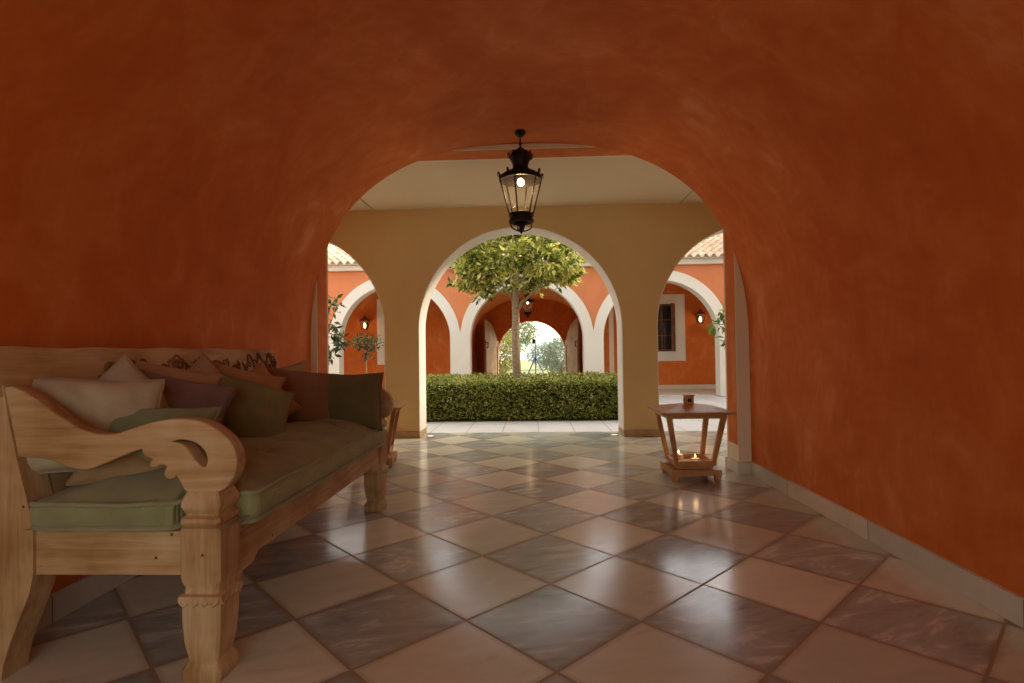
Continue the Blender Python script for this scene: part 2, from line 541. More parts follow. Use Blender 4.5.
# facade across the courtyard
FY0, FY1 = 12.94, 13.24
F_R, F_SP, F_CX = 1.355, 3.15, -0.165
FZ = 1.385
F_ARCH = [(F_CX + i * F_SP, F_R, FZ, 0) for i in range(-2, 3)]
struct(arch_wall(-8.2, 8.2, 3.08, F_ARCH, FY0, FY1).build('wall_facade', FACADE, smooth=25))
RO = 1.585
def zo(x):
    return max([FZ + math.sqrt(max(0, RO * RO - (x - c) ** 2)) if abs(x - c) < RO else 0 for c, *_ in F_ARCH])
xs = set()
for c0, *_ in F_ARCH:
    for q in range(61): xs.add(round(c0 - F_R * math.cos(PI * q / 60), 5))
    xs.add(round(c0 - F_SP / 2, 5)); xs.add(round(c0 + F_SP / 2, 5))
    for q in range(1, 4):
        xs.add(round(c0 - F_SP / 2 + q * (F_SP / 2 - F_R) / 4, 5)); xs.add(round(c0 + F_SP / 2 - q * (F_SP / 2 - F_R) / 4, 5))
xs = sorted(xs)
def zi(x, side):
    for c0, *_ in F_ARCH:
        d = x - c0
        if abs(d) < F_R - 1e-4 or (abs(d + F_R) < 1e-4 and side) or (abs(d - F_R) < 1e-4 and not side):
            return FZ + math.sqrt(max(0, F_R ** 2 - d * d))
    return 0
mb = strips(MB(), xs, [(zi(x, 0), zi(x, 1)) for x in xs], [(zo(x), zo(x)) for x in xs], FY0 - 0.025, FY0 + 0.02)
struct(mb.build('trim_2', WHITE, smooth=25))
# thin lining so that the reveals are white as well
mb = MB()
for c0, *_ in F_ARCH:
    inn = [(c0 + F_R, 0)] + [(c0 + F_R * math.cos(PI * q / 48), FZ + F_R * math.sin(PI * q / 48)) for q in range(49)] + [(c0 - F_R, 0)]
    i2 = [(c0 + (x - c0) * 0.99, z if z < FZ else FZ + (z - FZ) * 0.99) for x, z in inn]
    for q in range(len(inn) - 1):
        vs = [(x, y, z) for y in (FY0 - 0.025, FY1 + 0.01) for x, z in (inn[q], inn[q + 1], i2[q + 1], i2[q])]
        mb.add(vs, [(0, 1, 2, 3), (7, 6, 5, 4), (2, 6, 7, 3), (0, 4, 5, 1)])
struct(mb.build('trim_3', WHITE, smooth=25))
# cornice
mb = MB()
mb.box(-8.4, 8.4, FY0 - 0.12, FY1, 3.08, 3.20).box(-8.4, 8.4, FY0 - 0.20, FY1, 3.20, 3.29)
struct(mb.build('trim_4', WHITE, bevel=0.01))
# tiled roof
k = NT('terracotta_roof', 0.8, 0.2)
r = k.n('TexWhiteNoise', noise_dimensions='2D')
p = k.pos(); sp = k.n('SeparateXYZ'); k.l(p, sp.inputs[0])
cb = k.n('CombineXYZ')
k.l(k.math('FLOOR', k.math('MULTIPLY', sp.outputs[0], 1 / 0.12)), cb.inputs[0]); k.l(k.math('FLOOR', k.math('MULTIPLY', sp.outputs[1], 1 / 0.31)), cb.inputs[1])
k.l(cb.outputs[0], r.inputs['Vector'])
c = k.ramp(r.outputs[0], [(0.0, (0.42, 0.25, 0.15)), (0.5, (0.56, 0.38, 0.24)), (1.0, (0.66, 0.52, 0.38))])
k.color(k.mix(0.3, c, k.ramp(k.noise(p, 6, 5), [(0.3, (0.3, 0.2, 0.13)), (0.7, (0.7, 0.58, 0.44))])))
ROOF = k.m
mb = MB()
nx = int(17.2 / 0.18 * 10); xs = np.linspace(-8.6, 8.6, nx + 1)
wav = np.maximum(0, np.cos(xs / 0.18 * 2 * PI)) * 0.045 - np.maximum(0, -np.cos(xs / 0.18 * 2 * PI)) * 0.035
rows = []
for q in range(13):
    ya = FY0 - 0.32 + q * 0.31
    za = 3.33 + (ya - FY0) * 0.36
    rows.append((ya, za + 0.030)); rows.append((ya + 0.31, za + 0.31 * 0.36 + 0.004))
vs = [(x, y, z + w) for y, z in rows for x, w in zip(xs, wav)]
fs = []
for j in range(len(rows) - 1):
    b = j * (nx + 1)
    fs += [(b + i, b + i + 1, b + nx + 2 + i, b + nx + 1 + i) for i in range(nx)]
mb.add(vs, fs)
vs2 = [(x, rows[0][0], rows[0][1] + w - 0.022) for x, w in zip(xs, wav)]
mb.add([v for v in vs[:nx + 1]] + vs2, [(i, i + 1, nx + 2 + i, nx + 1 + i) for i in range(nx)])
mb.box(-8.5, 8.5, FY0 - 0.1, FY0 + 3.8, 3.26, 3.30)
struct(mb.build('roof', ROOF, smooth=50))
# loggia ceiling of the far side and its inner wall with the far corridor mouth
RY = 15.5
struct(MB().box(-8.2, 8.2, FY1, RY, 2.957, 3.1).build('ceiling_far', CEILING))
mb = MB()
cx0, cx1 = VX - HW, VX + HW
W_L, W_R = (-4.20, -3.45, 1.05, 2.38), (3.25, 3.97, 1.05, 2.38)
def wall_holes(mb, x0, x1, z0, z1, y0, y1, holes):
    xs = sorted({x0, x1} | {h[0] for h in holes} | {h[1] for h in holes})
    for a, b in zip(xs[:-1], xs[1:]):
        hs = [h for h in holes if h[0] < (a + b) / 2 < h[1]]
        if hs:
            h = hs[0]
            if h[2] > z0: mb.box(a, b, y0, y1, z0, h[2])
            if h[3] < z1: mb.box(a, b, y0, y1, h[3], z1)
        else: mb.box(a, b, y0, y1, z0, z1)
wall_holes(mb, -8.2, cx0 - 0.02, 0, 3.0, RY, RY + 0.22, [W_L])
wall_holes(mb, cx1 + 0.02, 8.2, 0, 3.0, RY, RY + 0.22, [W_R])
struct(mb.build('wall_far', ORANGE))
mb = MB()
mb.box(-8.2, cx0 - 0.02, RY - 0.025, RY, 0, 0.11).box(cx1 + 0.02, 8.2, RY - 0.025, RY, 0, 0.11)
mb.box(-8.2, 8.2, FY1 + 0.05, RY, -0.012, 0.0)
struct(mb.build('baseboard_far', BASEB))
corridor(RY + 0.015, 19.3, '_far', ORANGE)
struct(MB().box(2.12, 2.25, RY - 0.04, RY, 0, 2.957).box(-2.38, -2.25, RY - 0.04, RY, 0, 2.957).build('trim_7', PCREAM))
# closing wall over the vault crown at the mouth
mb = MB()
vc = vault_curve(48)
for q in range(48):
    a, b = vc[q], vc[q + 1]
    mb.add([(x, y, z) for y in (RY, RY + 0.2) for x, z in (a, b, (b[0], 3.05), (a[0], 3.05))], [(0, 1, 2, 3), (7, 6, 5, 4), (0, 4, 5, 1)])
struct(mb.build('trim_5', FACADE))
# end wall with the round-headed doorway
DCX, DR, DZ = -0.07, 1.2, 0.98
struct(arch_wall(cx0 - 0.2, cx1 + 0.2, 3.2, [(DCX, DR, DZ, 0)], 19.3, 19.62).build('wall_end', ORANGE, smooth=25))
struct(MB().box(-12, cx0 - 0.2, 19.3, 19.6, 0, 3.2).box(cx1 + 0.2, 12, 19.3, 19.6, 0, 3.2).build('wall_rear', FACADE))

# near end wall behind the camera with an added wide opening left of centre
mb = MB()
wall_holes(mb, VX - HW - 0.22, VX + HW + 0.22, 0, 3.2, Y_BACK - 0.25, Y_BACK, [(-1.95, 1.1, 0, 2.15)])  # opening added and shifted left to light the right wall
struct(mb.build('wall_near', ORANGE))

# windows on the far wall
def window(name, w, y, shutter_side):
    x0, x1, z0, z1 = w
    mb = MB()
    f = 0.27
    mb.box(x0 - f, x0, y - 0.03, y + 0.05, z0 - f, z1 + f).box(x1, x1 + f, y - 0.03, y + 0.05, z0 - f, z1 + f)
    mb.box(x0, x1, y - 0.03, y + 0.05, z1, z1 + f).box(x0, x1, y - 0.03, y + 0.05, z0 - f, z0)
    o = struct(mb.build(name, WHITE, bevel=0.006))
    mb = MB()
    t = 0.055; xm = (x0 + x1) / 2
    mb.box(x0, x0 + t, y + 0.03, y + 0.09, z0, z1).box(x1 - t, x1, y + 0.03, y + 0.09, z0, z1)
    mb.box(x0 + t, x1 - t, y + 0.03, y + 0.09, z0, z0 + t).box(x0 + t, x1 - t, y + 0.03, y + 0.09, z1 - t, z1)
    mb.box(xm - 0.02, xm + 0.02, y + 0.04, y + 0.08, z0 + t, z1 - t)
    for q in (1, 2):
        zz = z0 + (z1 - z0) * q / 3
        mb.box(x0 + t, x1 - t, y + 0.045, y + 0.075, zz - 0.014, zz + 0.014)
    mb.build('window_frame', WINWOOD, o, bevel=0.004)
    MB().box(x0 + t, x1 - t, y + 0.056, y + 0.062, z0 + t, z1 - t).build('pane', WGLASS, o)
    # one louvred shutter swung open into the reveal
    mb = MB()
    a = math.radians(62)
    hx = x1 - 0.01 if shutter_side > 0 else x0 + 0.01
    Mx = Matrix.Translation((hx, y - 0.005, 0)) @ Matrix.Rotation(a if shutter_side > 0 else -a, 4, 'Z')
    w_ = (x1 - x0) / 2 - 0.05
    sx = -1 if shutter_side > 0 else 1
    def bx(a_, b_, c_, d_, e_, f_): mb.box(min(a_ * sx, b_ * sx), max(a_ * sx, b_ * sx), c_, d_, e_, f_, 0, Mx)
    bx(0, 0.05, -0.02, 0.02, z0, z1); bx(w_ - 0.05, w_, -0.02, 0.02, z0, z1)
    for zz in (z0, (z0 + z1) / 2 - 0.03, z1 - 0.06): bx(0.05, w_ - 0.05, -0.02, 0.02, zz, zz + 0.06)
    for q in range(16):
        zz = z0 + 0.09 + q * (z1 - z0 - 0.15) / 16
        bx(0.05, w_ - 0.05, -0.01, 0.012, zz, zz + 0.05)
    mb.build('shutter', WINWOOD, o)
    return o
WGLASS = simple('dark_window_glass', (0.03, 0.03, 0.03), 0.08, 0.8)
window('window_1', W_L, RY, -1)
window('window_2', W_R, RY, 1)

# ------------------------------------------------------------------ garden beyond
k = NT('grass', 0.9, 0.1)
k.color(k.ramp(k.noise(k.pos(), 0.6, 6, 0.7), [(0.3, (0.22, 0.24, 0.10)), (0.6, (0.32, 0.32, 0.17)), (0.75, (0.40, 0.37, 0.23))]))
GRASS = k.m
tag(MB().box(-60, 60, 19.7, 75, -0.3, -0.03).build('lawn', GRASS), kind='structure')
k = NT('lake_water', 0.25, 0.5); k.color((0.42, 0.55, 0.68)); WATER = k.m
tag(MB().box(-260, 260, 75, 420, -0.6, -0.25).build('lake', WATER), kind='structure')
mb = MB()
hx = np.linspace(-300, 300, 90)
def hill(x, y):
    return (6 + 9 * mnoise.noise(Vector((x * 0.012, 3.1, 0))) + 3 * mnoise.noise(Vector((x * 0.05, 7.7, 0)))) * max(0, math.sin(min(1, (y - 380) / 80) * PI / 2))
hy = [380, 400, 430, 470, 560]
vs = [(x, y, -1 + max(0, hill(x, y) + 5)) for y in hy for x in hx]
fs = [(j * 90 + i, j * 90 + i + 1, (j + 1) * 90 + i + 1, (j + 1) * 90 + i) for j in range(4) for i in range(89)]
mb.add(vs, fs)
k = NT('hazy_hill', 0.9, 0.1); k.color(k.ramp(k.noise(k.pos(), 0.05, 5), [(0.3, (0.28, 0.36, 0.34)), (0.7, (0.42, 0.48, 0.42))])); HILL = k.m
tag(mb.build('hills', HILL, smooth=60), kind='structure')

# ------------------------------------------------------------------ foliage
def leaf_cloud(pts, size, rng, outward=None, flat=0.5, aspect=0.42, droop=0.0):
    n = len(pts)
    d = rng.normal(size=(n, 3)); d /= np.linalg.norm(d, axis=1)[:, None]
    if outward is not None:
        d = d * (1 - flat) + outward * flat
    d[:, 2] -= droop
    d /= np.linalg.norm(d, axis=1)[:, None]
    q = rng.normal(size=(n, 3)); s_ = np.cross(d, q); s_ /= np.linalg.norm(s_, axis=1)[:, None]
    nrm = np.cross(d, s_)
    L = size * rng.uniform(0.65, 1.25, n)[:, None]
    W = L * aspect
    p0 = pts; p1 = pts + d * L * 0.45 + s_ * W * 0.5 + nrm * L * 0.06; p2 = pts + d * L - nrm * L * 0.08; p3 = pts + d * L * 0.45 - s_ * W * 0.5 + nrm * L * 0.06
    vs = np.stack([p0, p1, p2, p3], 1).reshape(-1, 3)
    return vs, n

def leaf_mesh(name, pts, size, mat, parent=None, org=None, rng=None, **kw):
    vs, n = leaf_cloud(np.asarray(pts, float), size, rng, **kw)
    o3 = np.array(ORG[parent.name]) if parent is not None else np.array(org if org is not None else (0, 0, 0), float)
    me = bpy.data.meshes.new(name)
    vs = vs - o3
    me.from_pydata(vs.tolist(), [], [(4 * i, 4 * i + 1, 4 * i + 2, 4 * i + 3) for i in range(n)])
    me.materials.append(mat)
    o = bpy.data.objects.new(name, me); COL.objects.link(o)
    if parent is not None: o.parent = parent
    else: o.location = o3
    ORG[o.name] = Vector(o3)
    return o

rng = np.random.default_rng(11)
TREE_LEAF = leafmat('tree_leaves', [(0.0, (0.04, 0.075, 0.01)), (0.3, (0.15, 0.19, 0.025)), (0.6, (0.42, 0.43, 0.07)), (1.0, (0.80, 0.72, 0.26))], 0.5)
HEDGE_LEAF = leafmat('hedge_leaves', [(0.0, (0.08, 0.11, 0.015)), (0.4, (0.24, 0.28, 0.045)), (0.8, (0.42, 0.44, 0.10)), (1.0, (0.60, 0.58, 0.22))], 0.35)
BARK = simple('grey_bark', (0.34, 0.27, 0.18), 0.85, 0.2, 0, 0.3, 20)

# courtyard tree
T0 = Vector((-0.32, 10.05, -0.03))
tree = thing('courtyard_tree', T0, 'round-headed leafy tree with one pale trunk rising from inside the clipped hedge', 'tree')
mb = MB()
def limb(mb, pts, r0, r1, n=9):
    m = len(pts); mb.tube(pts, [r0 + (r1 - r0) * i / (m - 1) for i in range(m)], n)
limb(mb, [T0, T0 + Vector((0.01, 0, 0.6)), T0 + Vector((-0.01, 0, 1.2)), T0 + Vector((0.0, 0.01, 1.75)), T0 + Vector((-0.01, 0, 2.1))], 0.082, 0.066, 12)
CC = T0 + Vector((-0.02, 0, 2.72))
AX = np.array((1.16, 1.1, 0.86))
tips = []
for i in range(11):
    a = i * 2.399 + 0.4
    e = 0.15 + 0.8 * ((i * 0.618) % 1)
    end = CC + Vector((math.cos(a) * AX[0] * 0.82 * math.cos(e * 1.1), math.sin(a) * AX[1] * 0.82 * math.cos(e * 1.1), AX[2] * (e - 0.35) * 0.9))
    st = T0 + Vector((0, 0, 1.95 + 0.09 * (i % 8)))
    mid = st.lerp(end, 0.5) + Vector((0, 0, 0.08))
    limb(mb, [st, st.lerp(mid, 0.5) + Vector((0, 0, -0.03)), mid, end], 0.02, 0.006, 6)
    for q in range(3):
        e2 = mid.lerp(end, 0.3 + 0.3 * q) + Vector((random.uniform(-.35, .35), random.uniform(-.35, .35), random.uniform(-.1, .35)))
        limb(mb, [mid.lerp(end, 0.2 + 0.25 * q), e2], 0.009, 0.004, 5)
        tips.append(e2)
    tips.append(end)
limb(mb, [T0 + Vector((0.02, 0, 1.85)), T0 + Vector((0.1, 0, 2.02)), T0 + Vector((0.32, 0.02, 2.2)), T0 + Vector((0.6, 0, 2.5))], 0.042, 0.012, 8)
limb(mb, [T0 + Vector((-0.01, 0, 2.05)), CC + Vector((0.02, 0, 0.1)), CC + Vector((-0.02, 0.03, 0.6))], 0.065, 0.015, 8)
mb.build('trunk', BARK, tree, smooth=60)
pts = []
outw = []
while len(pts) < 7500:
    d = rng.normal(size=3); d /= np.linalg.norm(d)
    rr = rng.uniform(0.35, 1.0) ** 0.45
    q = d * rr
    lump = 1 + 0.22 * mnoise.noise(Vector(d * 2.3)) + 0.10 * mnoise.noise(Vector(d * 6))
    # flat-bottomed umbrella crown, hollow around the trunk fork
    if q[2] < -0.45 - 0.35 * mnoise.noise(Vector((d[0] * 3, d[1] * 3, 1.5))): continue
    if q[2] < 0 and math.hypot(q[0], q[1]) < 0.55: continue
    if mnoise.noise(Vector(q * 3.1) + Vector((5, 1, 2))) < -0.16: continue
    pts.append(np.array(CC) + q * AX * lump); outw.append(d)
leaf_mesh('foliage', pts, 0.135, TREE_LEAF, tree, rng=rng, outward=np.array(outw), flat=0.35, droop=0.25)

# clipped hedge ring around the tree
HX0, HX1, HY0, HY1, HZ = -2.05, 1.60, 8.74, 11.35, 0.605
def hedge_pts(n):
    out = []; nr = []
    boxes = [(HX0, HX1, HY0, HY0 + 0.62), (HX0, HX1, HY1 - 0.6, HY1), (HX0, HX0 + 0.6, HY0 + 0.5, HY1 - 0.5), (HX1 - 0.6, HX1, HY0 + 0.5, HY1 - 0.5)]
    w = [6, 2.0, 2, 2]
    for (a, b, c, d), ww in zip(boxes, w):
        m = int(n * ww / 12)
        for i in range(m):
            f = rng.random()
            x, y, z = rng.uniform(a, b), rng.uniform(c, d), rng.uniform(0.03, HZ)
            if f < 0.5: y = c + rng.normal() * 0.022; nn = (0, -1, 0.2)
            elif f < 0.8: z = HZ + rng.normal() * 0.02; nn = (0, 0, 1)
            elif f < 0.9: y = d; nn = (0, 1, 0)
            else:
                x = a if rng.random() < 0.5 else b; nn = (1 if x == b else -1, 0, 0)
            bu = 0.035 * mnoise.noise(Vector((x * 2.5, y * 2.5, z * 3)))
            out.append((x + nn[0] * bu, y + nn[1] * bu, z + nn[2] * bu)); nr.append(nn)
    return np.array(out), np.array(nr, float)
hedge = thing('box_hedge', (-0.2, 10.0, -0.012), 'low clipped green hedge set square around the courtyard tree', 'hedge')
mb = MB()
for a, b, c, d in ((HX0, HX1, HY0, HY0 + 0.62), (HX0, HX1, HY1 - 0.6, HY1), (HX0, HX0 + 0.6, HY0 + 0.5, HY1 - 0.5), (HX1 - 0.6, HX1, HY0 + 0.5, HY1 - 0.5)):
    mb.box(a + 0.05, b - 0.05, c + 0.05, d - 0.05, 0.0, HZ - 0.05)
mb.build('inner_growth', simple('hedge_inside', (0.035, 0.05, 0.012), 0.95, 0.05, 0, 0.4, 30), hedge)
hp, hn = hedge_pts(32000)
leaf_mesh('foliage', hp, 0.048, HEDGE_LEAF, hedge, rng=rng, outward=hn, flat=0.45, aspect=0.6)
mb = MB()
for fx, fz in ((-1.38, 0.33), (-1.33, 0.36), (-1.46, 0.31), (0.52, 0.37), (0.57, 0.34), (0.47, 0.38), (-0.42, 0.47), (0.15, 0.47), (-0.75, 0.28), (-1.1, 0.5), (0.9, 0.36)):
    for q in range(3):
        cx_, cz_ = fx + random.uniform(-.02, .02), fz + random.uniform(-.02, .02)
        mb.lathe(cx_, HY0 - 0.02, [(cz_ - 0.012, 0.004), (cz_, 0.013), (cz_ + 0.012, 0.004)], 7)
mb.build('gap_beads', simple('pale_gap_bead', (0.75, 0.72, 0.66), 0.7), hedge)  # pale beads added for see-through gaps showing the paving behind
SOIL = simple('dark_soil', (0.09, 0.06, 0.035), 0.95, 0.05, 0, 0.4, 25)
struct(MB().box(HX0 + 0.1, HX1 - 0.1, HY0 + 0.1, HY1 - 0.1, -0.03, 0.0).build('planting_bed', SOIL))

# potted standards either side of the courtyard
POT = simple('terracotta_pot', (0.45, 0.2, 0.1), 0.8, 0.2)
SHRUB_LEAF = leafmat('shrub_leaves', [(0.0, (0.02, 0.04, 0.01)), (0.5, (0.045, 0.075, 0.016)), (1.0, (0.12, 0.14, 0.035))], 0.2)
def standard(x, y, blobs, label, stem_h, n, size, leafm=SHRUB_LEAF, sr=0.02):
    t = thing('courtyard_shrub', (x, y, -0.012), label, 'small tree', 'small trees in the courtyard')
    mb = MB()
    mb.lathe(x, y, [(-0.012, 0.13), (0.02, 0.135), (0.3, 0.18), (0.3, 0.195), (0.36, 0.2), (0.36, 0.17), (0.33, 0.165)], 24)
    mb.build('pot', POT, t, smooth=40)
    mb = MB()
    limb(mb, [(x, y, 0.3), (x + 0.01, y, 0.3 + stem_h * 0.5), (x, y, 0.3 + stem_h)], sr, sr * 0.7, 8)
    pts = []; ow = []
    for bx_, by_, bz_, rx, rz in blobs:
        limb(mb, [(x, y, 0.3 + stem_h * 0.92), ((x + bx_) / 2, (y + by_) / 2, (bz_ + 0.3 + stem_h) / 2), (bx_, by_, bz_)], sr * 0.6, 0.005, 6)
        for q in range(int(n * rx * rx / 0.1)):
            d = rng.normal(size=3); d /= np.linalg.norm(d); rr = rng.random() ** 0.4
            pts.append((bx_ + d[0] * rx * rr, by_ + d[1] * rx * rr, bz_ + d[2] * rz * rr)); ow.append(d)
    mb.build('stem', BARK, t, smooth=60)
    leaf_mesh('foliage', pts, size, leafm, t, rng=rng, outward=np.array(ow), flat=0.3, droop=0.3)
    return t
standard(-3.95, 9.5, [(-3.6, 9.5, 1.95, 0.22, 0.2), (-3.4, 9.45, 1.33, 0.17, 0.13), (-3.55, 9.4, 1.52, 0.2, 0.2), (-3.62, 9.5, 1.08, 0.16, 0.12), (-4.1, 9.5, 1.75, 0.35, 0.35)],
         'larger dark-leaved small tree at the left edge of the left archway, by the white pier', 1.25, 150, 0.14)
standard(-3.50, 11.3, [(-3.57, 11.3, 1.36, 0.22, 0.16), (-3.36, 11.3, 1.3, 0.2, 0.16), (-3.45, 11.3, 1.08, 0.13, 0.15)],
         'smallest slender-stemmed tree below the wall lamp of the left archway', 0.75, 230, 0.10, sr=0.012)
standard(3.75, 9.6, [(3.32, 9.6, 1.72, 0.13, 0.17), (3.42, 9.6, 1.45, 0.15, 0.13), (3.16, 9.55, 1.52, 0.14, 0.1), (3.35, 9.6, 1.22, 0.11, 0.1), (3.85, 9.6, 1.7, 0.4, 0.4)],
         'small tree reaching a leafy branch into the right archway', 1.2, 120, 0.15, leafmat('bright_shrub_leaves', [(0.0, (0.06, 0.12, 0.015)), (0.6, (0.14, 0.24, 0.03)), (1.0, (0.28, 0.36, 0.06))], 0.35))

# garden trees seen through the far doorway
def garden_tree(name, label, x, y, rx, zc, rz, stops, n, size, trunk_h, group='trees and bushes in the garden'):
    t = thing(name, (x, y, -0.03), label, 'tree' if trunk_h > 0.8 else 'bush', group)
    mb = MB()
    for q in range(5):
        a = q * 1.256
        limb(mb, [(x, y, -0.03), (x + 0.05 * math.cos(a), y + 0.05 * math.sin(a), trunk_h), (x + rx * 0.5 * math.cos(a), y + rx * 0.5 * math.sin(a), zc)], 0.07, 0.015, 7)
    mb.build('trunk', BARK, t, smooth=60)
    pts = []; ow = []
    while len(pts) < n:
        d = rng.normal(size=3); d /= np.linalg.norm(d); rr = rng.uniform(0.3, 1) ** 0.5
        lump = 1 + 0.35 * mnoise.noise(Vector(d * 2.0) + Vector((x, y, 0)))
        q = (x + d[0] * rx * rr * lump, y + d[1] * rx * rr * lump, zc + d[2] * rz * rr * lump)
        if q[2] < 0.02: continue
        pts.append(q); ow.append(d)
    leaf_mesh('foliage', pts, size, leafmat(name + '_leaves', stops, 0.5), t, rng=rng, outward=np.array(ow), flat=0.3)
    return t
garden_tree('garden_bush', 'yellow-green leafy bush at the left of the far doorway', -1.55, 24.0, 0.95, 1.05, 1.15, [(0.0, (0.14, 0.16, 0.03)), (1.0, (0.46, 0.42, 0.13))], 2600, 0.15, 0.4)
garden_tree('garden_tree', 'tall pale tree behind the yellow-green bush beyond the far doorway', -0.95, 31.0, 1.1, 2.3, 1.1, [(0.0, (0.15, 0.20, 0.09)), (1.0, (0.34, 0.38, 0.2))], 2200, 0.18, 1.4)
garden_tree('olive_tree', 'grey-green olive tree at the right of the far doorway', 1.25, 25.0, 1.0, 0.85, 0.85, [(0.0, (0.15, 0.20, 0.14)), (1.0, (0.34, 0.38, 0.29))], 3000, 0.13, 0.5)
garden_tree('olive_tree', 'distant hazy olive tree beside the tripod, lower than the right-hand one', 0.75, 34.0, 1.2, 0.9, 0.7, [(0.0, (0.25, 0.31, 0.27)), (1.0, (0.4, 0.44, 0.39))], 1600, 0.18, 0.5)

# tripod in the garden
tx, ty = 0.07, 22.3
tri = thing('tripod', (tx, ty, -0.03), 'blue tripod with a dark head standing on the grass beyond the far doorway', 'tripod')
BLUE = simple('blue_metal', (0.05, 0.09, 0.22), 0.4, 0.5, 0.3)
for q in range(3):
    a = q * 2 * PI / 3 + PI / 2
    e = Vector((tx + 0.5 * math.cos(a), ty + 0.5 * math.sin(a), -0.03))
    MB().tube([(tx, ty, 0.86), Vector((tx, ty, 0.86)).lerp(e, 0.5), e], [0.028, 0.024, 0.018], 8).build('leg', BLUE, tri, smooth=50)
MB().lathe(tx, ty, [(0.30, 0.016), (0.8, 0.016), (0.82, 0.05), (0.90, 0.05), (0.92, 0.018), (1.42, 0.016)], 12).build('centre_column', BLUE, tri, smooth=40)
MB().box(tx - 0.13, tx + 0.01, ty - 0.07, ty + 0.07, 1.42, 1.60).lathe(tx - 0.06, ty - 0.07, [(1.47, 0.02), (1.55, 0.02)], 10).build('head', IRON, tri, bevel=0.02)

# doors of the far doorway, both swung open
def arch_leaf(side, label):
    hx_ = DCX + side * (DR + 0.02)
    t = None
    w_ = DR - 0.02
    nm = 'door_1' if side < 0 else 'door_2'
    N = 24
    ang = math.radians(72)
    def tr(u, v, z):          # u along leaf from hinge, v thickness
        return (hx_ + side * (u * math.cos(ang)) - side * v * math.sin(ang), 19.28 - u * math.sin(ang) - v * math.cos(ang), z)
    mb = MB()
    us = [w_ * q / N for q in range(N + 1)]
    top = [DZ + math.sqrt(max(0.0004, DR * DR - (DR - u) ** 2)) for u in us]
    for i in range(N):
        vs = [tr(u, v, z) for v in (0, 0.05) for u, z in ((us[i], 0.01), (us[i + 1], 0.01), (us[i + 1], top[i + 1]), (us[i], top[i]))]
        fs = [(0, 1, 2, 3), (7, 6, 5, 4), (3, 2, 6, 7), (0, 4, 5, 1)]
        if i == 0: fs.append((0, 3, 7, 4))
        if i == N - 1: fs.append((1, 5, 6, 2))
        mb.add(vs, fs)
    o = struct(mb.build(nm, DOORWOOD, smooth=30))
    mb = MB()
    def brd(u0, u1, z0, z1):
        vs = [tr(u, v, z) for z in (z0, z1) for v in (0.05, 0.075) for u in (u0, u1)]
        mb.add(vs, [(0, 2, 3, 1), (4, 5, 7, 6), (0, 1, 5, 4), (2, 6, 7, 3), (0, 4, 6, 2), (1, 3, 7, 5)])
    brd(0.05, w_ - 0.02, 1.30, 1.48); brd(0.05, w_ - 0.02, 0.02, 0.22); brd(0.03, 0.13, 0.22, 1.30); brd(w_ - 0.13, w_ - 0.02, 0.22, 1.30)
    mb.build('rail', DOORWOOD, o)
    mb = MB()
    mb.tube([tr(w_ - 0.07, 0.075, 1.25), tr(w_ - 0.07, 0.12, 1.25), tr(w_ - 0.07, 0.12, 1.42), tr(w_ - 0.07, 0.075, 1.42)], 0.016, 8)
    mb.build('handle', IRON, o)
arch_leaf(-1, '')
arch_leaf(1, '')

# recessed lights in the sill of the middle arch
LENS = emit('uplight_lens', (1.0, 0.93, 0.8), 1.2)
for x, lab in ((-1.36, 'small round floor light at the foot of the left pier of the middle arch'), (1.02, 'small round floor light at the foot of the right pier of the middle arch')):
    t = thing('floor_light', (x, 7.1, 0), lab, 'floor light', 'floor lights in the archway')
    MB().lathe(x, 7.1, [(0.0, 0.058), (0.012, 0.056), (0.014, 0.044), (0.008, 0.042)], 24).build('ring', simple('brushed_steel', (0.5, 0.5, 0.48), 0.35, 0.5, 0.9), t, smooth=40)
    MB().lathe(x, 7.1, [(0.002, 0.042), (0.011, 0.042), (0.013, 0.02)], 20).build('lens', LENS, t, smooth=40)

